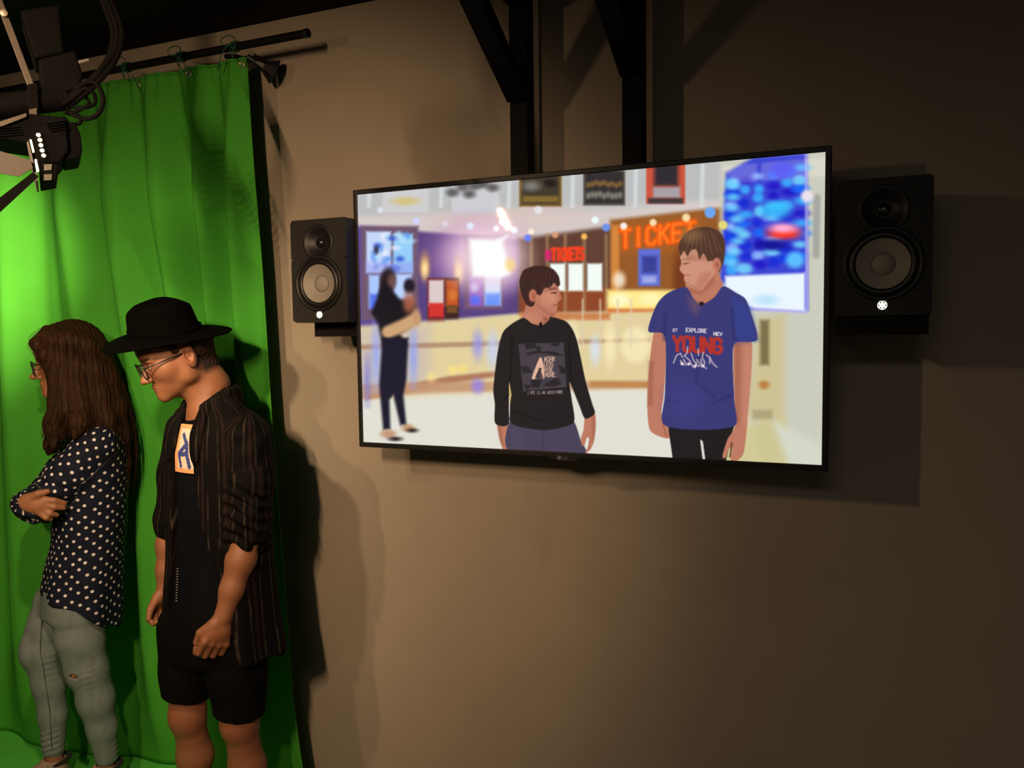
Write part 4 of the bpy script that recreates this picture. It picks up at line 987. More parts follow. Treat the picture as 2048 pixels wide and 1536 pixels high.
# ------------------------------------------------------------------ the person in the hat
def man():
    b = atY(432, 1000, -.20); F = Frame((b[0], b[1], 0))
    t = empty('person', tuple(F.o), F.rz)
    tag(t, 'person in a black brimmed hat, glasses and dark striped open shirt, looking down, arms hanging', 'person')
    TH = math.radians(54); fw = np.array([-math.sin(TH), -math.cos(TH), 0]); lf = np.array([math.cos(TH), -math.sin(TH), 0]); yaw = math.atan2(lf[1], lf[0])
    def ctr(px, py): return F(px, py, 0)
    H_R = rot(math.radians(14), math.radians(23), math.radians(0)); k = .92
    ear = F(378, 710, -.075); H = Head(ear-H_R@(np.array([.020, -.077, -.006])*k), H_R, k)
    # ---- joints
    shL, elL, wrL = F(497, 868, -.125), F(500, 1058, -.14), F(448, 1232, -.16)
    shR, elR, wrR = F(372, 858, .12), F(346, 1040, .13), F(330, 1180, .12)
    neck0, neck1 = H(.040, 0, -.055), F(416, 822, .0)
    hipL, hipR = F(468, 1260, -.07), F(380, 1250, .06)
    knL, knR = F(480, 1442, -.085), F(376, 1428, .055)
    anL, anR = np.array([knL[0]+.015, knL[1]+.02, .10]), np.array([knR[0]+.012, knR[1]+.03, .10])
    # ---- skin: one continuous figure
    S = Solid((-.36, -.36, .03), (.36, .34, 1.72), .0032)
    H.build(S)
    S.chain([(neck0, .050), (H(.052, 0, -.12), .046), (neck1, .056)], .03)
    S.cone(H(-.03, 0, -.085), H(.03, 0, -.13), .02, .036, .03)
    tz = [ctr(*q) for q in ((424, 835), (434, 900), (438, 1000), (438, 1100), (432, 1200), (426, 1290))]
    S.loft([(p[2], p[0], p[1], a, c_) for p, a, c_ in zip(tz, (.12, .15, .145, .135, .14, .15), (.06, .085, .09, .085, .09, .095))], yaw, .04, rnd=.03)
    for sh, el, wr in ((shL, elL, wrL), (shR, elR, wrR)):
        S.chain([(sh, .046), ((sh+el)/2, .042), (el, .036)], .03); S.chain([(el, .036), (el*.65+wr*.35, .0365), (el*.3+wr*.7, .029), (wr, .0235)], .02, flat=None)
    for hp, kn, an in ((hipL, knL, anL), (hipR, knR, anR)):
        S.chain([(hp, .066), (hp*.4+kn*.6, .054), (kn, .044)], .03)
        cf = kn*.62+an*.38-fw*.012; S.chain([(kn, .043), (cf, .046), (kn*.25+an*.75, .034), (an, .029)], .03); S.cone(an, an+fw*.10-np.array([0, 0, .055]), .030, .024, .02)
        S.ell(kn+fw*.012, (.026, .026, .036), None, .04)
    # left hand hanging, back of the hand outwards, fingers curled in
    def hand(w, mid, ax, side, depth, sc=1.0, curl=1.0, thumb=1):
        """w wrist, mid middle of the knuckles, ax across the knuckles (index side), depth = way the fingers curl"""
        ax = ax/np.linalg.norm(ax); dn = (mid-w)/np.linalg.norm(mid-w); depth = depth/np.linalg.norm(depth)
        nrm_ = np.cross(ax, dn); nrm_ /= np.linalg.norm(nrm_)
        S.cone(w, w*.5+mid*.5, .024*sc, .031*sc, .012, flat=(nrm_, .62))
        for i, (o, ln) in enumerate(((.030, .040), (.0105, .044), (-.0095, .041), (-.028, .033))):
            kn = mid+ax*o*sc-dn*abs(o)*.12
            S.cone(w*.6+mid*.4+ax*o*.55*sc, kn, .013*sc, .0105*sc, .010)
            p1 = kn+(dn*.84+depth*.45*curl)*ln*sc; p2 = p1+(dn*.25+depth*.95*curl)*ln*.62*sc; p3 = p2+(-dn*.45*curl+depth*.8)*ln*.45*sc
            S.cone(kn, p1, .0102*sc, .0090*sc, .0035); S.cone(p1, p2, .0090*sc, .0082*sc, .003); S.cone(p2, p3, .0082*sc, .0068*sc, .003)
        b0 = w*.72+mid*.28+ax*.020*sc; b1 = b0+(ax*.55+dn*.75+depth*.35)*.042*sc; b2 = b1+(dn*.95+depth*.3)*.030*sc
        S.cone(b0, b1, .014*sc, .0112*sc, .010); S.cone(b1, b2, .0108*sc, .0085*sc, .003)
    hand(wrL, F(431, 1289, -.165), F(404, 1288, -.17)-F(456, 1292, -.15), 1, np.array([-.25, 1, 0]), 1.0)
    hand(wrR, F(316, 1214, .115), fw+np.array([0, -.2, 0]), 1, lf, .9)
    def tones(v, n_):
        col = face_tones(H, v, n_)
        z = v[:, 2]
        # knuckles and knees a little redder
        for c_, r in ((F(431, 1289, -.165), .05), (knL+fw*.04, .06), (knR+fw*.04, .06), (H(.02, -.08, -.01), .035)):
            m = np.exp(-(np.linalg.norm(v-c_, axis=1)/r)**2)[:, None]*.35; col = col*(1-m)+col*np.array([1.08, .78, .72])*m
        col *= (1+.06*hash_noise(v, 60, 3))[:, None]
        p = H.inv(v); m = np.clip((p[:, 0]-.03)/.02, 0, 1)*np.clip((p[:, 2]+.085)/.02, 0, 1)*(p[:, 2] < .2)
        hr = np.array([.020, .012, .008]); col = col*(1-m[:, None])+hr*m[:, None]
        return col
    hc = F(331, 668, .0); HR = rot(math.radians(14), math.radians(7.5), math.radians(8))
    def hat_cut(S_):                                       # nothing of the head reaches above the hat's seam
        ax_ = HR[:, 2]
        S_.func(H.c-.22, H.c+.22, lambda x, y, z: -.011-((x-hc[0])*ax_[0]+(y-hc[1])*ax_[1]+(z-hc[2])*ax_[2]), .004, 's')
    hat_cut(S)
    body = solid_obj(S, 'body', MAT['skin'], t, color=tones)
    # ---- hair under the hat
    S = Solid(H.c-.17, H.c+.17, .003); H.hair_cap(S, .005, low=-.072, fringe=.046); hat_cut(S)
    solid_obj(S, 'hair', MAT['hair'], t, wrinkle=lambda v: .0010*np.sin(H.inv(v)[:, 1]*900+3*np.sin(H.inv(v)[:, 2]*60)), smooth=0,
              color=lambda v, n_: np.array([.030, .017, .011])*(1+.5*hash_noise(v, 160, 8))[:, None])
    # a short fringe showing under the brim
    glasses(H, t, MAT['glass_frame'], MAT['lens'], hx=.0265, hz=.0200, fx=-.1040, zc=-.004, wire=.0022)
    # ---- t-shirt
    st = [(422, 826, .085, .056), (428, 845, .135, .078), (432, 900, .157, .098), (437, 1000, .155, .100), (438, 1100, .150, .100), (438, 1200, .155, .106), (432, 1262, .158, .108)]
    TS = [(ctr(px, py)[2], ctr(px, py)[0], 0, a, c_) for px, py, a, c_ in st]
    S = Solid((-.3, -.3, .75), (.3, .3, 1.5), .004); S.loft(TS, yaw, .02, rnd=.02)
    S.cone(F(410, 800, -.005), F(423, 838, .0), .047, .058, .02)
    S.cone(H(.045, 0, -.09), F(412, 806, -.004), .043, .050, .004, 's')
    solid_obj(S, 'tshirt', MAT['tshirt'], t, wrinkle=lambda v: .0035*hash_noise(v*np.array([1, 1, .5]), 38, 2))
    TSa = np.array(sorted(TS))
    def on_shirt(q, z, out=.003):
        cx, a, c_ = (np.interp(z, TSa[:, 0], TSa[:, i]) for i in (1, 3, 4))
        p = c_*math.sqrt(max(0, 1-(q/a)**2))+out
        return np.array([cx, 0, z])+lf*q+fw*p
    z1, z0 = F(365, 853, -.1)[2], F(365, 950, -.1)[2]
    nu, nv = 46, 70; pts = []; cols = []
    for j in range(nv+1):
        for i in range(nu+1):
            u, v_ = i/nu, j/nv
            pts.append(on_shirt(-.040+.110*u, z0+(z1-z0)*v_, .0065))
            c_ = np.array([.80, .36, .16]) if (u < .16 or u > .84 or v_ < .10 or v_ > .90) else np.array([.74, .60, .50])
            x, y = u, 1-v_
            def near(ax_, ay, bx, by, w):
                tt = min(1, max(0, ((x-ax_)*(bx-ax_)+(y-ay)*(by-ay))/((bx-ax_)**2+(by-ay)**2))); return math.hypot(x-ax_-(bx-ax_)*tt, y-ay-(by-ay)*tt) < w
            if near(.30, .22, .46, .40, .05) or near(.46, .40, .22, .60, .055) or near(.22, .60, .28, .86, .05) or near(.46, .40, .60, .86, .06) or near(.26, .62, .52, .60, .05) or near(.62, .2, .74, .34, .05): c_ = np.array([.035, .050, .22])
            if near(.12, .18, .30, .20, .05) and False: c_ = np.array([.01, .01, .01])
            if near(.70, .45, .78, .8, .04): c_ = np.array([.03, .045, .20])
            cols.append(c_)
    ii = np.arange((nu+1)*(nv+1)).reshape(nv+1, nu+1); ff = np.stack([ii[:-1, :-1], ii[:-1, 1:], ii[1:, 1:], ii[1:, :-1]], -1).reshape(-1, 4)
    me = from_arrays('shirt_print', pts, ff); set_color(me, 'tone', np.array(cols))
    tag(link('shirt_print', me, color_attr_material('printed_ink', 'tone', .8), t, True), 'orange bordered cream print with blue lettering strokes')
    # ---- open striped overshirt with rolled sleeves
    st = [(424, 806, .070, .055), (432, 828, .135, .082), (434, 860, .168, .104), (434, 900, .176, .114), (437, 1000, .176, .119), (439, 1100, .174, .119), (443, 1200, .182, .127), (450, 1290, .193, .140), (453, 1322, .196, .143)]
    JS = [(ctr(px, py)[2], ctr(px, py)[0]-.0, 0, a, c_) for px, py, a, c_ in st]; JA = np.array(sorted(JS))
    S = Solid((-.36, -.38, .66), (.38, .36, 1.52), .004); S.loft(JS, yaw, .02, rnd=.014)
    # trapezius and collar
    S.cone(F(424, 800, -.01), shL*.55+F(424, 815, 0)*.45+np.array([0, 0, .015]), .042, .040, .03); S.cone(F(418, 800, .03), shR*.55+F(424, 815, 0)*.45+np.array([0, 0, .01]), .04, .04, .03)
    cuL = elL*.93+wrL*.07
    S.chain([(shL+np.array([0, 0, -.005]), .056), (shL*.5+elL*.5+lf*.004, .058), (elL*1.0+np.array([0, 0, .035]), .053), (cuL, .044)], .025)
    S.cone(cuL+np.array([0, 0, .03]), cuL+np.array([0, 0, -.002]), .050, .047, .008)
    cuR = elR*.9+wrR*.1
    S.chain([(shR, .055), (shR*.5+elR*.5, .056), (elR, .050), (cuR, .045)], .025); S.cone(cuR+np.array([0, 0, .025]), cuR, .049, .047, .008)
    # collar ring, higher at the back
    cn = F(414, 798, .0); tilt = np.array([-.30, -.10, .95]); tilt /= np.linalg.norm(tilt)
    for i in range(28):
        a0, a1 = 2*math.pi*i/28, 2*math.pi*(i+1)/28
        def cp(a): 
            q = lf*math.sin(a)*.062+fw*math.cos(a)*.070; return cn+q+np.array([0, 0, .020-.050*max(0, math.cos(a))-.0*abs(math.sin(a))])+np.array([.012, 0, 0])
        if math.cos((a0+a1)/2) > .80: continue
        S.cone(cp(a0), cp(a1), .013, .013, .008); S.cone(cp(a0)-np.array([0, 0, .022]), cp(a1)-np.array([0, 0, .022]), .015, .015, .01)
    # neck hole
    S.cone(H(.045, 0, -.075), F(413, 806, -.002), .047, .054, .006, 's')
    # opening down the front
    oz = [F(0, py, 0)[2] for py in (800, 850, 900, 1000, 1100, 1200, 1300, 1400)][::-1]
    qa = np.array([-.030, -.034, -.034, -.040, -.056, -.072, -.095, -.11])[::-1]; qb = np.array([.030, .030, .034, .052, .082, .116, .152, .17])[::-1]
    def opening(x, y, z):
        cx = np.interp(z, JA[:, 0], JA[:, 1]); px_, py_ = x-cx, y
        q = px_*lf[0]+py_*lf[1]; p = px_*fw[0]+py_*fw[1]
        lo, hi = np.interp(z, oz, qa), np.interp(z, oz, qb)
        return np.maximum(np.maximum(lo-q, q-hi), .03-p)
    S.func((-.36, -.38, .66), (.38, .36, F(0, 806, 0)[2]), opening, .006, 's')
    # lapels: turned-back cloth along both edges
    for qq, sgn, n0 in ((qa, -1, 0), (qb, 1, 1)):
        pts_ = []
        for zz in np.linspace(F(0, 832, 0)[2], F(0, 930, 0)[2], 9):
            q = float(np.interp(zz, oz, qq)); cx, a, c_ = (np.interp(zz, JA[:, 0], JA[:, i]) for i in (1, 3, 4))
            q2 = q+sgn*.018; p = c_*math.sqrt(max(0, 1-(q2/a)**2))+.004
            pts_.append((np.array([cx, 0, zz])+lf*q2+fw*p, .012+.010*math.sin(math.pi*(zz-F(0, 930, 0)[2])/(F(0, 832, 0)[2]-F(0, 930, 0)[2])*.8+.3)))
        S.chain(pts_, .008, flat=(fw, .5))
    def jpat(v):
        cx = np.interp(v[:, 2], JA[:, 0], JA[:, 1]); ang = np.arctan2(v[:, 1]-0, v[:, 0]-cx)
        out = np.stack([ang*.150, v[:, 2], np.zeros(len(v))], 1)
        for a, e, c_ in ((shL, elL, cuL), (shR, elR, cuR)):
            t_, an, r = seg_coords(v, a, e); t2, an2, r2 = seg_coords(v, e, c_+(c_-e)*4); m = (np.minimum(r, r2) < .066) & ((r < .062) | (r2 < .06))
            out[m] = np.stack([an*.058, t_, np.zeros(len(v))], 1)[m]
        return out
    def jw(v):
        w = .004*hash_noise(v*np.array([1, 1, .35]), 45, 4)
        ang = np.arctan2(v[:, 1], v[:, 0]-np.interp(v[:, 2], JA[:, 0], JA[:, 1]))
        low = np.clip((F(0, 1080, 0)[2]-v[:, 2])/.3, 0, 1); w += .009*low*np.sin(ang*9+1.2)
        _, an, r = seg_coords(v, shL, cuL); m = np.clip((.072-r)/.01, 0, 1)*np.clip((F(0, 960, 0)[2]-v[:, 2])/.06, 0, 1)
        w += m*.0045*np.sin(v[:, 2]*190+2.2*np.sin(an*2)+v[:, 0]*60)
        w += np.clip((.066-r)/.01, 0, 1)*.003*np.sin(v[:, 2]*80+3*an)
        return w
    solid_obj(S, 'overshirt', MAT['stripes'], t, wrinkle=jw, pat=jpat)
    # ---- shorts
    S = Solid((-.3, -.32, .40), (.3, .3, 1.02), .004)
    hemL, hemR = F(469, 1428, -.085), F(366, 1390, .055)
    w0 = ctr(432, 1190)
    S.loft([(w0[2], w0[0], 0, .150, .100), (ctr(425, 1270)[2], ctr(425, 1270)[0], 0, .160, .110), (ctr(423, 1315)[2], ctr(423, 1315)[0], 0, .150, .105)], yaw, .02, rnd=.02)
    for hp_, kn, hz_, fl_ in ((hipL, knL, hemL[2], .066), (hipR, knR, hemR[2], .066)):
        T_ = Solid((-.3, -.32, .40), (.3, .3, 1.02), .004)
        T_.chain([(hp_, .088), (hp_*.5+kn*.5, .078), (kn, fl_)], .02); T_.func((-.3, -.32, .40), (.3, .3, 1.02), lambda x, y, z: z-hz_+.10*(x-kn[0]), .003, 's')
        T_.d[T_.d > .07] = .08
        S.d = np.minimum(S.d, T_.d)
    sh = solid_obj(S, 'shorts', MAT['shorts'], t, wrinkle=lambda v: .0035*hash_noise(v*np.array([1, 1, .6]), 40, 6))
    # pale stitching of a fly cord
    stc = MB()
    for i in range(13):
        p0 = on_shirt(-.045, F(0, 1170+i*5.6, 0)[2], .004) if 1170+i*5.6 < 1262 else None
        if p0 is None: continue
        stc.tube([p0, p0+lf*.006+np.array([0, 0, .002])], .0011, 5)
    stc.build('stitching', material('pale_thread', (.35, .33, .30), .8), t)
    # ---- hat
    def hp(x, y, z): return hc+HR@np.array([x, y, z])
    n = 72
    hat = empty('hat', (0, 0, 0), 0, t)
    m = MB(); rings = []
    def ring(fr, fn): rings.append([m.bm.verts.new(hp(*fn(2*math.pi*i/n))) for i in range(n)])
    top_h = lambda x: float(np.interp(x, [-.095, -.06, 0, .03, .06, .09], [.060, .078, .090, .091, .086, .076]))
    for (sc, hh, dent) in ((1.0, .0, 0), (.99, .35, 0), (.98, .72, 0), (.970, .91, 0), (.945, .985, 0), (.88, 1.01, .0), (.60, 1.0, .35), (.28, .95, .8)):
        def f_(a, sc=sc, hh=hh, dent=dent):
            x, y = -.093*math.cos(a), .080*math.sin(a)
            pin = 1-.16*max(0, math.cos(a))**2*min(1, hh)              # pinched at the front
            bk = .0 if x < .03 else -.018*hh*(x/.093)
            zz = top_h(x*sc)*hh-dent*.020*(1 if abs(y) < .05 else .6)
            return x*sc+bk, y*sc*pin, zz
        ring(n, f_)
    for A, B in zip(rings, rings[1:]):
        for i in range(n): m.bm.faces.new((A[i], A[(i+1) % n], B[(i+1) % n], B[i]))
    m.bm.faces.new(rings[-1]); m.build('crown', MAT['felt'], hat, True)
    m = MB(); rings = []
    for rr, dz in ((1.0, .006), (1.12, .001), (1.4, -.004), (1.65, -.007), (1.69, -.009), (1.66, -.0115), (1.4, -.0085), (1.12, -.004), (.97, .0)):
        def g_(a, rr=rr, dz=dz):
            o = (rr-1)/.69; ln = .093+(.0685*o if math.cos(a) > 0 else .080*o); wd_ = .080+.062*o
            x, y = -ln*math.cos(a), wd_*math.sin(a)
            curl = .002*o*o*max(0, -math.cos(a))**2-.016*o*max(0, math.cos(a))**2+.006*o*o*math.sin(a)**2
            return x, y, dz+curl
        ring(n, g_)
    for A, B in zip(rings, rings[1:]+rings[:1]):
        for i in range(n): m.bm.faces.new((A[i], A[(i+1) % n], B[(i+1) % n], B[i]))
    m.build('brim', MAT['felt'], hat, True)
    m = MB(); rings = []
    for sc_, zz in ((1.004, .003), (1.016, .004), (1.012, .020), (1.000, .021)):
        ring(n, lambda a, sc_=sc_, zz=zz: (-.093*math.cos(a)*sc_, .080*math.sin(a)*sc_, zz))
    for A, B in zip(rings, rings[1:]):
        for i in range(n): m.bm.faces.new((A[i], A[(i+1) % n], B[(i+1) % n], B[i]))
    m.build('hat_band', MAT['felt'], hat, True)
    for an in (anL, anR): shoe(t, (an[0]-fw[0]*.02, an[1]-fw[1]*.02), fw, 1.0, MAT['black_cloth'], .26, .105)
man()

# ------------------------------------------------------------------ the person with long hair
def woman():
    b = atY(160, 1100, -.09); F = Frame((b[0], b[1], 0))
    t = empty('person', tuple(F.o), F.rz)
    tag(t, 'person with long brown hair in a polka dot blouse and pale jeans, arms folded', 'person')
    R_ = rot(math.radians(4), math.radians(8)); k = .95
    H = Head(F(60, 755, 0)-R_@(np.array([-.1195, 0, -.033])*k), R_, k)
    up = np.array([0, 0, 1.0])
    shL, elL = F(192, 888, -.140), F(80, 1012, -.135)
    shR, elR = F(180, 885, .110), F(70, 1010, .10)
    wrL = F(72, 1000, .06); wrR = F(46, 1006, -.165)
    hipL, hipR = F(160, 1205, -.075), F(125, 1195, .07)
    knL, knR = F(172, 1345, -.085), F(82, 1300, .06)
    anL, anR = F(212, 1500, -.08), F(108, 1485, .05)
    anL[2] = max(anL[2], .09)
    # ---- skin
    S = Solid((-.30, -.32, .03), (.32, .30, 1.62), .0036)
    H.build(S, 1.02)
    nk = F(196, 842, 0)
    S.chain([(H(.040, 0, -.05), .046), (H(.055, 0, -.12), .043), (nk, .052)], .03)
    tz = [F(*q) for q in ((196, 850), (190, 900), (186, 1000), (178, 1100), (168, 1190))]
    S.loft([(p[2], p[0], p[1], a, c_) for p, a, c_ in zip(tz, (.05, .08, .088, .085, .095), (.11, .14, .135, .125, .14))], 0, .04, rnd=.03)
    for sh, el, wr in ((shL, elL, wrL), (shR, elR, wrR)):
        S.chain([(sh, .042), (el, .033)], .03); S.chain([(el, .034), (el*.6+wr*.4, .031), (wr, .021)], .02)
    for hp, kn, an in ((hipL, knL, anL), (hipR, knR, anR)):
        S.chain([(hp, .066), (kn, .042)], .03); S.chain([(kn, .042), (kn*.65+an*.35+np.array([.008, 0, 0]), .043), (an, .027)], .03)
        S.cone(an, np.array([an[0]-.004, an[1], .06]), .028, .026, .02)
    # right hand lying over the left arm, thumb on top, fingers towards her back
    sc = .92; pm = F(78, 1009, -.188)
    S.cone(wrR, F(62, 1006, -.180), .022, .026, .012, flat=((0, 1, 0), .65)); S.cone(F(60, 1006, -.178), pm, .028, .030, .012, flat=((0, 1, 0), .55))
    for a, b_, c_, r in (((84, 999), (108, 1001), (129, 1006), .0098), ((86, 1008), (108, 1014), (127, 1016), .0098), ((84, 1018), (100, 1027), (114, 1030), .0092), ((78, 1025), (92, 1036), (102, 1039), .0082)):
        p0, p1, p2 = F(*a, -.190), F(*b_, -.198), F(*c_, -.186)
        S.cone(p0, p1, r*1.12, r, .006); S.cone(p1, p2, r, r*.8, .002)
    p0, p1, p2 = F(56, 998, -.182), F(76, 988, -.198), F(95, 983, -.196)
    S.cone(p0, p1, .014, .0115, .008); S.cone(p1, p2, .0112, .0085, .003)
    # far hand tucked under
    S.cone(wrL, F(110, 1000, .12), .022, .02, .012, flat=((0, 0, 1), .6))
    solid_obj(S, 'body', MAT['skin'], t, color=lambda v, n_: face_tones(H, v, n_, SKIN*np.array([1.04, 1.06, 1.05]))*(1+.05*hash_noise(v, 60, 5))[:, None])
    glasses(H, t, MAT['glass_frame'], MAT['lens'], hx=.0265, hz=.0215, fx=-.1080, zc=-.004, wire=.0020)
    # ---- hair: a mass that follows the guides, and loose strands over it
    G = [[(126, 658, .0), (94, 664, -.022), (74, 688, -.040), (90, 712, -.066), (109, 745, -.078), (115, 790, -.084), (101, 850, -.10)],
         [(132, 660, .0), (104, 672, -.05), (102, 708, -.070), (118, 745, -.080), (120, 790, -.086), (104, 845, -.100), (93, 893, -.115)],
         [(140, 657, .0), (118, 680, -.065), (120, 720, -.082), (128, 770, -.092), (128, 815, -.105), (114, 860, -.130), (106, 892, -.150)],
         [(150, 656, .0), (142, 682, -.074), (146, 730, -.090), (152, 780, -.098), (158, 815, -.120), (158, 845, -.160), (150, 872, -.182)],
         [(158, 658, .0), (172, 690, -.070), (184, 740, -.082), (196, 795, -.090), (208, 840, -.110), (214, 885, -.135), (216, 925, -.15)],
         [(164, 662, .01), (192, 700, -.040), (214, 755, -.050), (230, 815, -.055), (240, 870, -.060), (244, 930, -.065), (242, 985, -.07)],
         [(164, 664, .02), (194, 706, .010), (219, 760, .010), (236, 820, .010), (246, 880, .010), (250, 940, .010), (246, 1000, .01)],
         [(160, 664, .03), (188, 704, .060), (210, 760, .065), (226, 820, .070), (236, 880, .075), (240, 940, .08), (238, 990, .08)],
         [(150, 660, .02), (150, 690, .085), (158, 750, .095), (164, 810, .10), (168, 850, .13), (160, 890, .15), (152, 910, .15)],
         [(136, 660, .01), (104, 684, .062), (108, 730, .078), (114, 790, .088), (112, 845, .10), (104, 890, .12), (98, 905, .12)]]
    GP = [np.array([F(*q) for q in g]) for g in G]
    HAIR = np.array([.024, .0105, .0042])
    S = Solid((-.30, -.30, .95), (.30, .28, 1.66), .0042)
    S.ell(H(.022, 0, .042), np.array((.104, .086, .094))*k, H.R, .01)
    rad = (.012, .022, .027, .030, .030, .024, .010)
    for g, fr in zip(GP, (.5, .75, .9, 1, 1, 1, 1, 1, 1, .8)): S.chain([(p, r*fr) for p, r in zip(g, rad)], .028)
    S.chain([(F(185, 740, 0), .07), (F(205, 810, 0), .06), (F(218, 890, 0), .045)], .03)
    # the face stays free
    S.ell(H(-.088, 0, -.050), np.array((.058, .080, .090))*k, H.R, .008, 's')
    S.ell(H(-.060, 0, -.078), np.array((.055, .085, .072))*k, H.R, .008, 's')
    def flow(v):
        q = H.inv(v); a = np.arctan2(q[:, 1], q[:, 0]+.0)
        d = v[:, 0]*95-v[:, 2]*22+v[:, 1]*70
        return .0016*np.sin(d*3.1+2*np.sin(v[:, 2]*18))+.0010*np.sin(d*7.3+v[:, 2]*30)
    def hair_tone(v, n_):
        d = v[:, 0]*95-v[:, 2]*22+v[:, 1]*70
        s_ = .5+.25*np.sin(d*5.3+1.5*np.sin(v[:, 2]*14))+.25*np.sin(d*11+v[:, 2]*9); return HAIR*(.55+.9*s_)[:, None]
    hair = solid_obj(S, 'hair', MAT['hair'], t, wrinkle=flow, color=hair_tone)
    rng = np.random.default_rng(11); V = []; FF = []; CC = []; nv = 0
    def catmull(P, n):
        out = []; P = np.vstack([2*P[0]-P[1], P, 2*P[-1]-P[-2]])
        for i in range(1, len(P)-2):
            for s_ in np.linspace(0, 1, n, endpoint=False):
                a, b_, c_, d = P[i-1:i+3]; out.append(.5*((2*b_)+(c_-a)*s_+(2*a-5*b_+4*c_-d)*s_**2+(3*b_-a-3*c_+d)*s_**3))
        out.append(P[-2]); return np.array(out)
    ctr_line = np.array([H(.02, 0, z_) for z_ in (.04,)])[0]
    for q in range(1100):
        i = rng.integers(0, len(GP)-1); f = rng.uniform(); g = GP[i]*(1-f)+GP[i+1]*f
        axis = np.stack([np.interp(np.arange(7), [0, 6], [ctr_line[0], F(195, 900, 0)[0]]), np.zeros(7), g[:, 2]], 1)
        o = g-axis; o /= np.linalg.norm(o, axis=1, keepdims=True)+1e-6
        off = np.array([.010, .022, .026, .029, .029, .026, .020])*(.92+rng.uniform(-.10, .14))*(.55 if i == 0 else .8 if i == 1 else 1)
        ln = rng.uniform(.82, 1.05)
        P = g+o*off[:, None]+np.cumsum(rng.normal(0, .0022, (7, 3)), 0)+rng.normal(0, .003, 3)
        C_ = catmull(P, 4); C_ = C_[:max(6, int(len(C_)*min(1, ln)))]
        m = len(C_); r0 = rng.uniform(.0005, .0011); ring = np.array([[math.cos(a), math.sin(a)] for a in (0, 2.094, 4.189)])
        T = np.gradient(C_, axis=0); T /= np.linalg.norm(T, axis=1, keepdims=True)+1e-9
        A = np.cross(T, [0, 1, .2]); A /= np.linalg.norm(A, axis=1, keepdims=True)+1e-9; B = np.cross(T, A)
        rr = r0*np.clip(np.minimum(np.linspace(.5, 3, m), np.linspace(5, .2, m)), 0, 1)
        V.append((C_[:, None]+(A[:, None]*ring[None, :, :1]+B[:, None]*ring[None, :, 1:])*rr[:, None, None]).reshape(-1, 3))
        for a in range(m-1):
            for c_ in range(3): FF.append((nv+a*3+c_, nv+a*3+(c_+1) % 3, nv+a*3+3+(c_+1) % 3, nv+a*3+3+c_))
        CC.append(np.tile(HAIR*rng.uniform(.5, 1.9), (m*3, 1))); nv += m*3
    me = from_arrays('hair_strands', np.concatenate(V), np.array(FF)); set_color(me, 'tone', np.concatenate(CC))
    so = link('hair_strands', me, MAT['hair'], hair, True); so['kind'] = 'stuff'
    # ---- blouse
    st = [(200, 838, .048, .075), (197, 856, .075, .135), (190, 890, .098, .168), (187, 940, .108, .170), (184, 1000, .110, .165), (177, 1080, .110, .160), (168, 1150, .118, .168), (165, 1200, .120, .172), (168, 1250, .112, .165)]
    BS = [(F(px, py)[2], F(px, py)[0], -.012, a, c_-.012) for px, py, a, c_ in st]; BA = np.array(sorted(BS))
    S = Solid((-.32, -.34, .55), (.28, .30, 1.38), .004); S.loft(BS, 0, .02, rnd=.012)
    S.ell(F(128, 975, -.06), (.055, .06, .06), None, .04); S.ell(F(128, 975, .06), (.055, .06, .06), None, .04)
    for sh, el, wr, w_ in ((shL, elL, wrL, .9), (shR, elR, wrR, .93)):
        S.chain([(sh, .058), (sh*.5+el*.5, .056), (el, .050)], .03); e2 = el*(1-w_)+wr*w_; S.chain([(el, .050), (el*.5+e2*.5, .044), (e2, .037)], .02)
    S.cone(wrR*.95+elR*.05, wrR*.82+elR*.18, .033, .037, .006)
    S.cone(H(.045, 0, -.08), F(194, 848, 0), .048, .056, .006, 's')
    hx = [F(px, py)[0] for px, py in ((60, 1172), (80, 1184), (150, 1196), (205, 1225), (250, 1246))]; hz = [F(px, py)[2] for px, py in ((60, 1172), (80, 1184), (150, 1196), (205, 1225), (250, 1246))]
    S.func((-.32, -.34, .55), (.28, .30, 1.0), lambda x, y, z: z-np.interp(x, hx, hz), .004, 's')
    # room for the folded hand
    def bpat(v):
        cx = np.interp(v[:, 2], BA[:, 0], BA[:, 1]); ang = np.arctan2(v[:, 1], v[:, 0]-cx)
        out = np.stack([ang*.145, v[:, 2], np.zeros(len(v))], 1)
        for a, e in ((shL, elL), (elL, wrL), (shR, elR), (elR, wrR)):
            t_, an, r = seg_coords(v, a, e); m = r < .064
            out[m] = np.stack([an*.055, t_, np.zeros(len(v))], 1)[m]
        return out
    def bw(v):
        w = .0042*hash_noise(v*np.array([1, 1, .7]), 42, 14)
        t_, an, r = seg_coords(v, shL, elL); m = np.clip((.07-r)/.01, 0, 1)*np.clip((t_-.1)/.08, 0, 1)
        w += m*.004*np.sin(t_*150+2*np.sin(an*2)); w += .006*np.clip((F(0, 1120, 0)[2]-v[:, 2])/.15, 0, 1)*np.sin(np.arctan2(v[:, 1], v[:, 0])*8)
        return w
    solid_obj(S, 'blouse', MAT['dots'], t, wrinkle=bw, pat=bpat)
    # ---- jeans
    S = Solid((-.30, -.30, .05), (.30, .28, .85), .0036)
    S.loft([(F(0, 1250)[2], F(150, 1250)[0], 0, .098, .15), (F(0, 1195)[2], F(158, 1195)[0], 0, .105, .155), (F(0, 1150)[2], F(165, 1150)[0], 0, .10, .15)], 0, .03, rnd=.02)
    def leg(P, kk): S.chain([(F(*q), r) for *q, r in P], kk)
    leg([(155, 1215, -.075, .078), (160, 1275, -.082, .070), (178, 1340, -.085, .056), (192, 1400, -.082, .0545), (204, 1455, -.080, .044), (213, 1512, -.080, .036)], .02)
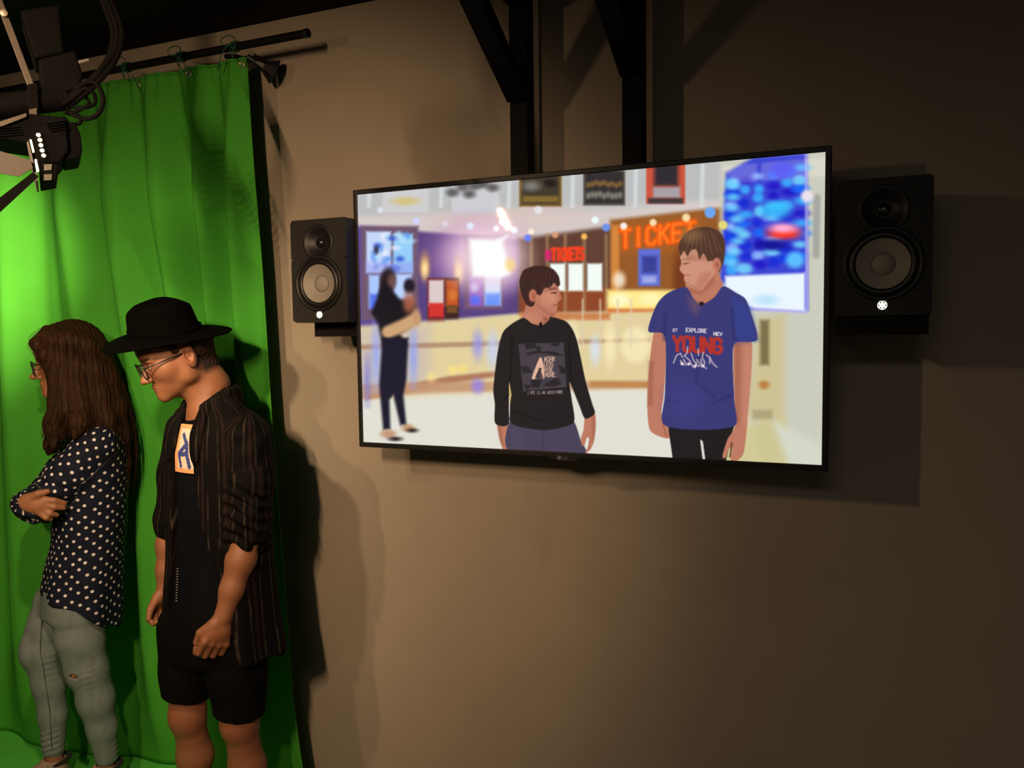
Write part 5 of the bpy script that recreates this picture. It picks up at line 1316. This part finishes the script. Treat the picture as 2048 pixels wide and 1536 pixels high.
    leg([(118, 1205, .065, .076), (100, 1250, .062, .066), (84, 1302, .058, .057), (98, 1365, .056, .049), (106, 1430, .054, .041), (108, 1496, .052, .035)], .02)
    S.ell(F(60, 1300, .055), (.026, .04, .05), None, .03); S.ell(F(150, 1330, -.085), (.03, .04, .06), None, .03)
    # torn knee
    tk = F(148, 1352, -.125); S.ell(tk, (.012, .024, .007), rot(0, -.1), .002, 's')
    def jn(v):
        w = .0016*hash_noise(v, 60, 21)
        for kp, an in ((F(192, 1340, -.09), 1), (F(105, 1320, .06), 1), (F(212, 1492, -.08), 1), (F(108, 1478, .05), 1)):
            d = np.linalg.norm(v-kp, axis=1); w += .0036*np.exp(-(d/.050)**2)*np.sin((v[:, 2]-.45*v[:, 0]+.012*np.sin(v[:, 1]*50))*330+2*np.sin(v[:, 0]*60))*np.clip(.3+v[:, 0]*0+.7*np.sin(v[:, 0]*45+v[:, 1]*30), .1, 1)
        return w
    jeans = solid_obj(S, 'jeans', MAT['denim'], t, wrinkle=jn)
    MB().tube([F(84, 1230, -.012), F(80, 1300, -.006), F(92, 1370, .002), F(100, 1430, .006), F(103, 1495, .012)], .0014, 5).build('seam', material('dark_seam', (.07, .08, .08), .9), jeans)
    tk2 = MB().lathe([(0, .003), (.010, .0015), (.014, -.003)], tuple(F(147, 1352, -.128)), (-.6, -.8, 0), 12, 1, .55); tk2.build('bare_knee', material('skin_patch', tuple(SKIN), .6), t, True)
    for an, dy in ((anL, -.012), (anR, -.02)):
        shoe(t, (an[0]+.012, an[1]), (-1, dy*8), 1.3, MAT['sneaker'], .24, .142)
        MB().tube([(an[0]+.004+.040*math.cos(a), an[1]+.036*math.sin(a), .138+.010*math.cos(a)) for a in np.linspace(0, 2*math.pi, 28)[:-1]], .007, 8, closed=True).build('shoe_collar', MAT['black_cloth'], t, True)
woman()

# ------------------------------------------------------------------ studio lamps
MAT['lamp_black'] = material('matt_black_casting', (.0035, .0032, .003), .8, vary=.3, vscale=40, spec=.12)
def led_row(mid, ext, aim, label):
    """hanging LED bar out of the picture; its beams are set at the top of the script"""
    mid = Vector(mid); ext = Vector(ext); d = (Vector(aim)-mid).normalized()
    t = empty('led_bar', tuple(mid)); tag(t, label, 'lamp')
    e = ext.normalized(); L_ = ext.length/2+.03
    MB().bar(-e*L_-d*.035, e*L_-d*.035, .05, .04, up=d, bevel=.004).build('housing', MAT['black_plastic'], t)
    for i in range(NLED):
        p = ext*(i/(NLED-1)-.5)
        MB().lathe([(.009, 0), (.010, .004), (.0085, .005), (.0085, .0005), (0, .0005)], tuple(p-d*.014), tuple(d), 16).build('lens_cup', MAT['dome'], t, True)
    MB().tube([-d*.05, -d*.10+Vector((0, 0, .05)), Vector((-d.x*.1, -d.y*.1, CEIL-mid.z))], .012, 10).build('hanger', MAT['black_steel'], t)
led_row(*LED_ROWS[0][:3], 'long black LED bar hanging from the ceiling opposite the television')
led_row(*LED_ROWS[1][:3], 'short black LED bar hanging from the ceiling opposite the curtain edge')

def studio_lamp():
    base = atD(85, 300, 1.45); F = Frame(base)
    t = empty('studio_lamp', tuple(F.o), F.rz); tag(t, 'black LED studio lamp with barn doors hanging before the green curtain', 'lamp')
    def slabp(name, pts, y0, y1, mat, parent=t, bevel=0.0):
        m = MB(); m.poly([F(x, y, y0) for x, y in pts], (0, y1-y0, 0))
        if bevel: bmesh.ops.bevel(m.bm, geom=m.bm.edges[:], offset=bevel, segments=2, affect='EDGES', profile=.5)
        return m.build(name, mat, parent)
    hs = slabp('housing', [(-60, 252), (54, 226), (130, 234), (138, 300), (118, 326), (74, 320), (58, 286), (-60, 268)], -.055, .07, MAT['lamp_black'], bevel=.003)
    for x0, x1, y in ((-40, 40, 258), (92, 128, 246)):
        for k in range(4): slabp('cooling_fin', [(x0+k*3, y+k*5), (x1+k*2, y-6+k*5), (x1+k*2, y-4+k*5), (x0+k*3, y+2+k*5)], -.060, -.054, MAT['lamp_black'], hs)
    rb = slabp('rear_block', [(126, 242), (150, 244), (161, 268), (165, 300), (160, 316), (128, 321)], -.045, .06, MAT['lamp_black'], bevel=.003)
    gt = slabp('gate', [(76, 322), (119, 314), (113, 360), (80, 366)], -.045, .05, MAT['lamp_black'], bevel=.002)
    for y in (336, 356): slabp('tab', [(88, y-7), (104, y-8), (103, y+4), (88, y+5)], -.049, -.044, MAT['door_inner'], gt)
    # lit slots and the row of LEDs seen through the side of the housing
    for x, y in ((77, 270), (80, 280), (82, 290.5), (84.5, 301), (87.5, 311)):
        p = F(x, y, -.056)
        cup = MB().lathe([(.0042, 0), (.0048, .003), (.0040, .003), (.0036, .001)], tuple(p+np.array([.003, 0, 0])), (-.5, -1, -.2), 16).build('led_cup', MAT['lamp_black'], t, True)
        MB().lathe([(.0034, .0), (.0030, .0024), (0, .0034)], tuple(p), (-.35, -1, -.15), 16).build('led', MAT['led'], cup, True)
    slabp('lit_slot', [(59, 279), (63, 279), (69, 303), (65, 304)], -.060, -.052, MAT['led']); slabp('lit_slot', [(69, 319), (73, 318), (78, 340), (73, 342)], -.060, -.046, MAT['led'])
    slabp('front_rim', [(53, 284), (57, 283), (72, 342), (76, 362), (72, 363), (66, 340)], -.062, .06, MAT['door_inner'])
    slabp('barn_door', [(-90, 276), (0, 302), (60, 320), (66, 336), (38, 353), (-90, 332)], -.075, -.072, material('lit_barn_door', (.13, .11, .09), .6, vary=.1))  # upper door: lamplight on its inner side is put into the paler colour
    slabp('barn_door', [(-90, 464), (66, 344), (77, 353), (0, 424), (-90, 512)], -.090, -.086, MAT['lamp_black'])
    # hanging gear
    sp = np.array([F(-6, -8, -.02), F(62, 172, -.02)])
    MB().bar(sp[0], sp[1], .011, .006, up=(0, 1, 0), bevel=.001).build('hanger_strap', MAT['bar_metal'], t)
    MB().tube([F(-6, -8, -.02), F(-14, -60, -.02), np.array([F(-14, -60, -.02)[0], F(-14, -60, -.02)[1], CEIL-F.o[2]])], .012, 10).build('drop_pole', MAT['lamp_black'], t)
    MB().lathe([(.0055, 0), (.0055, .006), (0, .007)], tuple(F(8, 28, -.026)), (0, -1, 0), 16).build('bolt', material('bright_bolt', (.7, .58, .42), .4, metal=.5), t)
    slabp('clamp', [(54, 168), (76, 165), (79, 236), (58, 240)], -.03, .03, MAT['lamp_black'], bevel=.002)
    slabp('clamp_jaw', [(58, 219), (73, 216), (74, 230), (59, 233)], -.040, -.03, MAT['bar_metal'])
    slabp('yoke', [(-60, 262), (10, 240), (52, 226), (53, 233), (10, 250), (-60, 274)], -.064, -.056, MAT['bar_metal'])
    MB().tube([F(-160, 236, 0), F(60, 205, .0), F(135, 196, .0)], .021, 18).build('pipe', MAT['lamp_black'], t, angle=40)
    bx_ = slabp('ballast', [(76, 118), (150, 100), (166, 150), (158, 178), (84, 196)], -.02, .10, MAT['lamp_black'], bevel=.004)
    slabp('tag', [(156, 121), (177, 117), (178, 121), (158, 127)], -.03, -.028, MAT['door_inner'], bx_)
    bx2 = slabp('junction_box', [(40, 20), (118, 8), (128, 104), (70, 118)], .02, .12, MAT['lamp_black'], bevel=.004)
    def cab(pts, r, name='cable'):
        P = [F(*p) for p in pts]; P = np.array(P); out = []
        Q = np.vstack([2*P[0]-P[1], P, 2*P[-1]-P[-2]])
        for i in range(1, len(Q)-2):
            for s_ in np.linspace(0, 1, 7, endpoint=False):
                a, b, c_, d = Q[i-1:i+3]; out.append(.5*((2*b)+(c_-a)*s_+(2*a-5*b+4*c_-d)*s_**2+(3*b-a-3*c_+d)*s_**3))
        out.append(P[-1]); MB().tube(out, r, 8).build(name, MAT['lamp_black'], t, True)
    for dx, dy, r in ((0, 0, .006), (9, 4, .0055), (-8, 6, .005), (4, -9, .005)):
        cab([(110+dx, 214+dy, .0), (150+dx, 192+dy, -.02), (190+dx, 156+dy, -.03), (224+dx, 112+dy*.6, -.02), (234+dx, 66, -.01), (220+dx, 20, .0), (196+dx, -40, .02)], r)
    cab([(135, 208, 0), (160, 172, -.03), (190, 166, -.04), (206, 196, -.045), (198, 226, -.04), (172, 238, -.03), (140, 226, -.01)], .0042)
    cab([(140, 200, 0), (168, 178, -.03), (188, 188, -.03), (188, 208, -.02), (160, 216, -.02), (134, 210, 0)], .0036)
    cab([(132, 226, 0), (158, 232, -.02), (160, 246, -.02), (140, 248, -.01), (128, 236, .0)], .0034)
    cab([(160, 184, -.01), (178, 205, -.02), (150, 224, -.02), (128, 214, .0)], .0030)
    s0 = F(-40, 350, .0); src = F.o+s0[0]*F.vx+s0[1]*F.vy+np.array([0, 0, s0[2]])
    spot('studio_lamp_beam', tuple(src), (-2.8, CY, 1.80), 440, (1.0, .74, .46), 40, 1.0, .02)
    spot('studio_lamp_flood', tuple(src), (-1.75, CY, 0.95), 44, (1.0, .74, .46), 100, 1.0, .02)
studio_lamp()
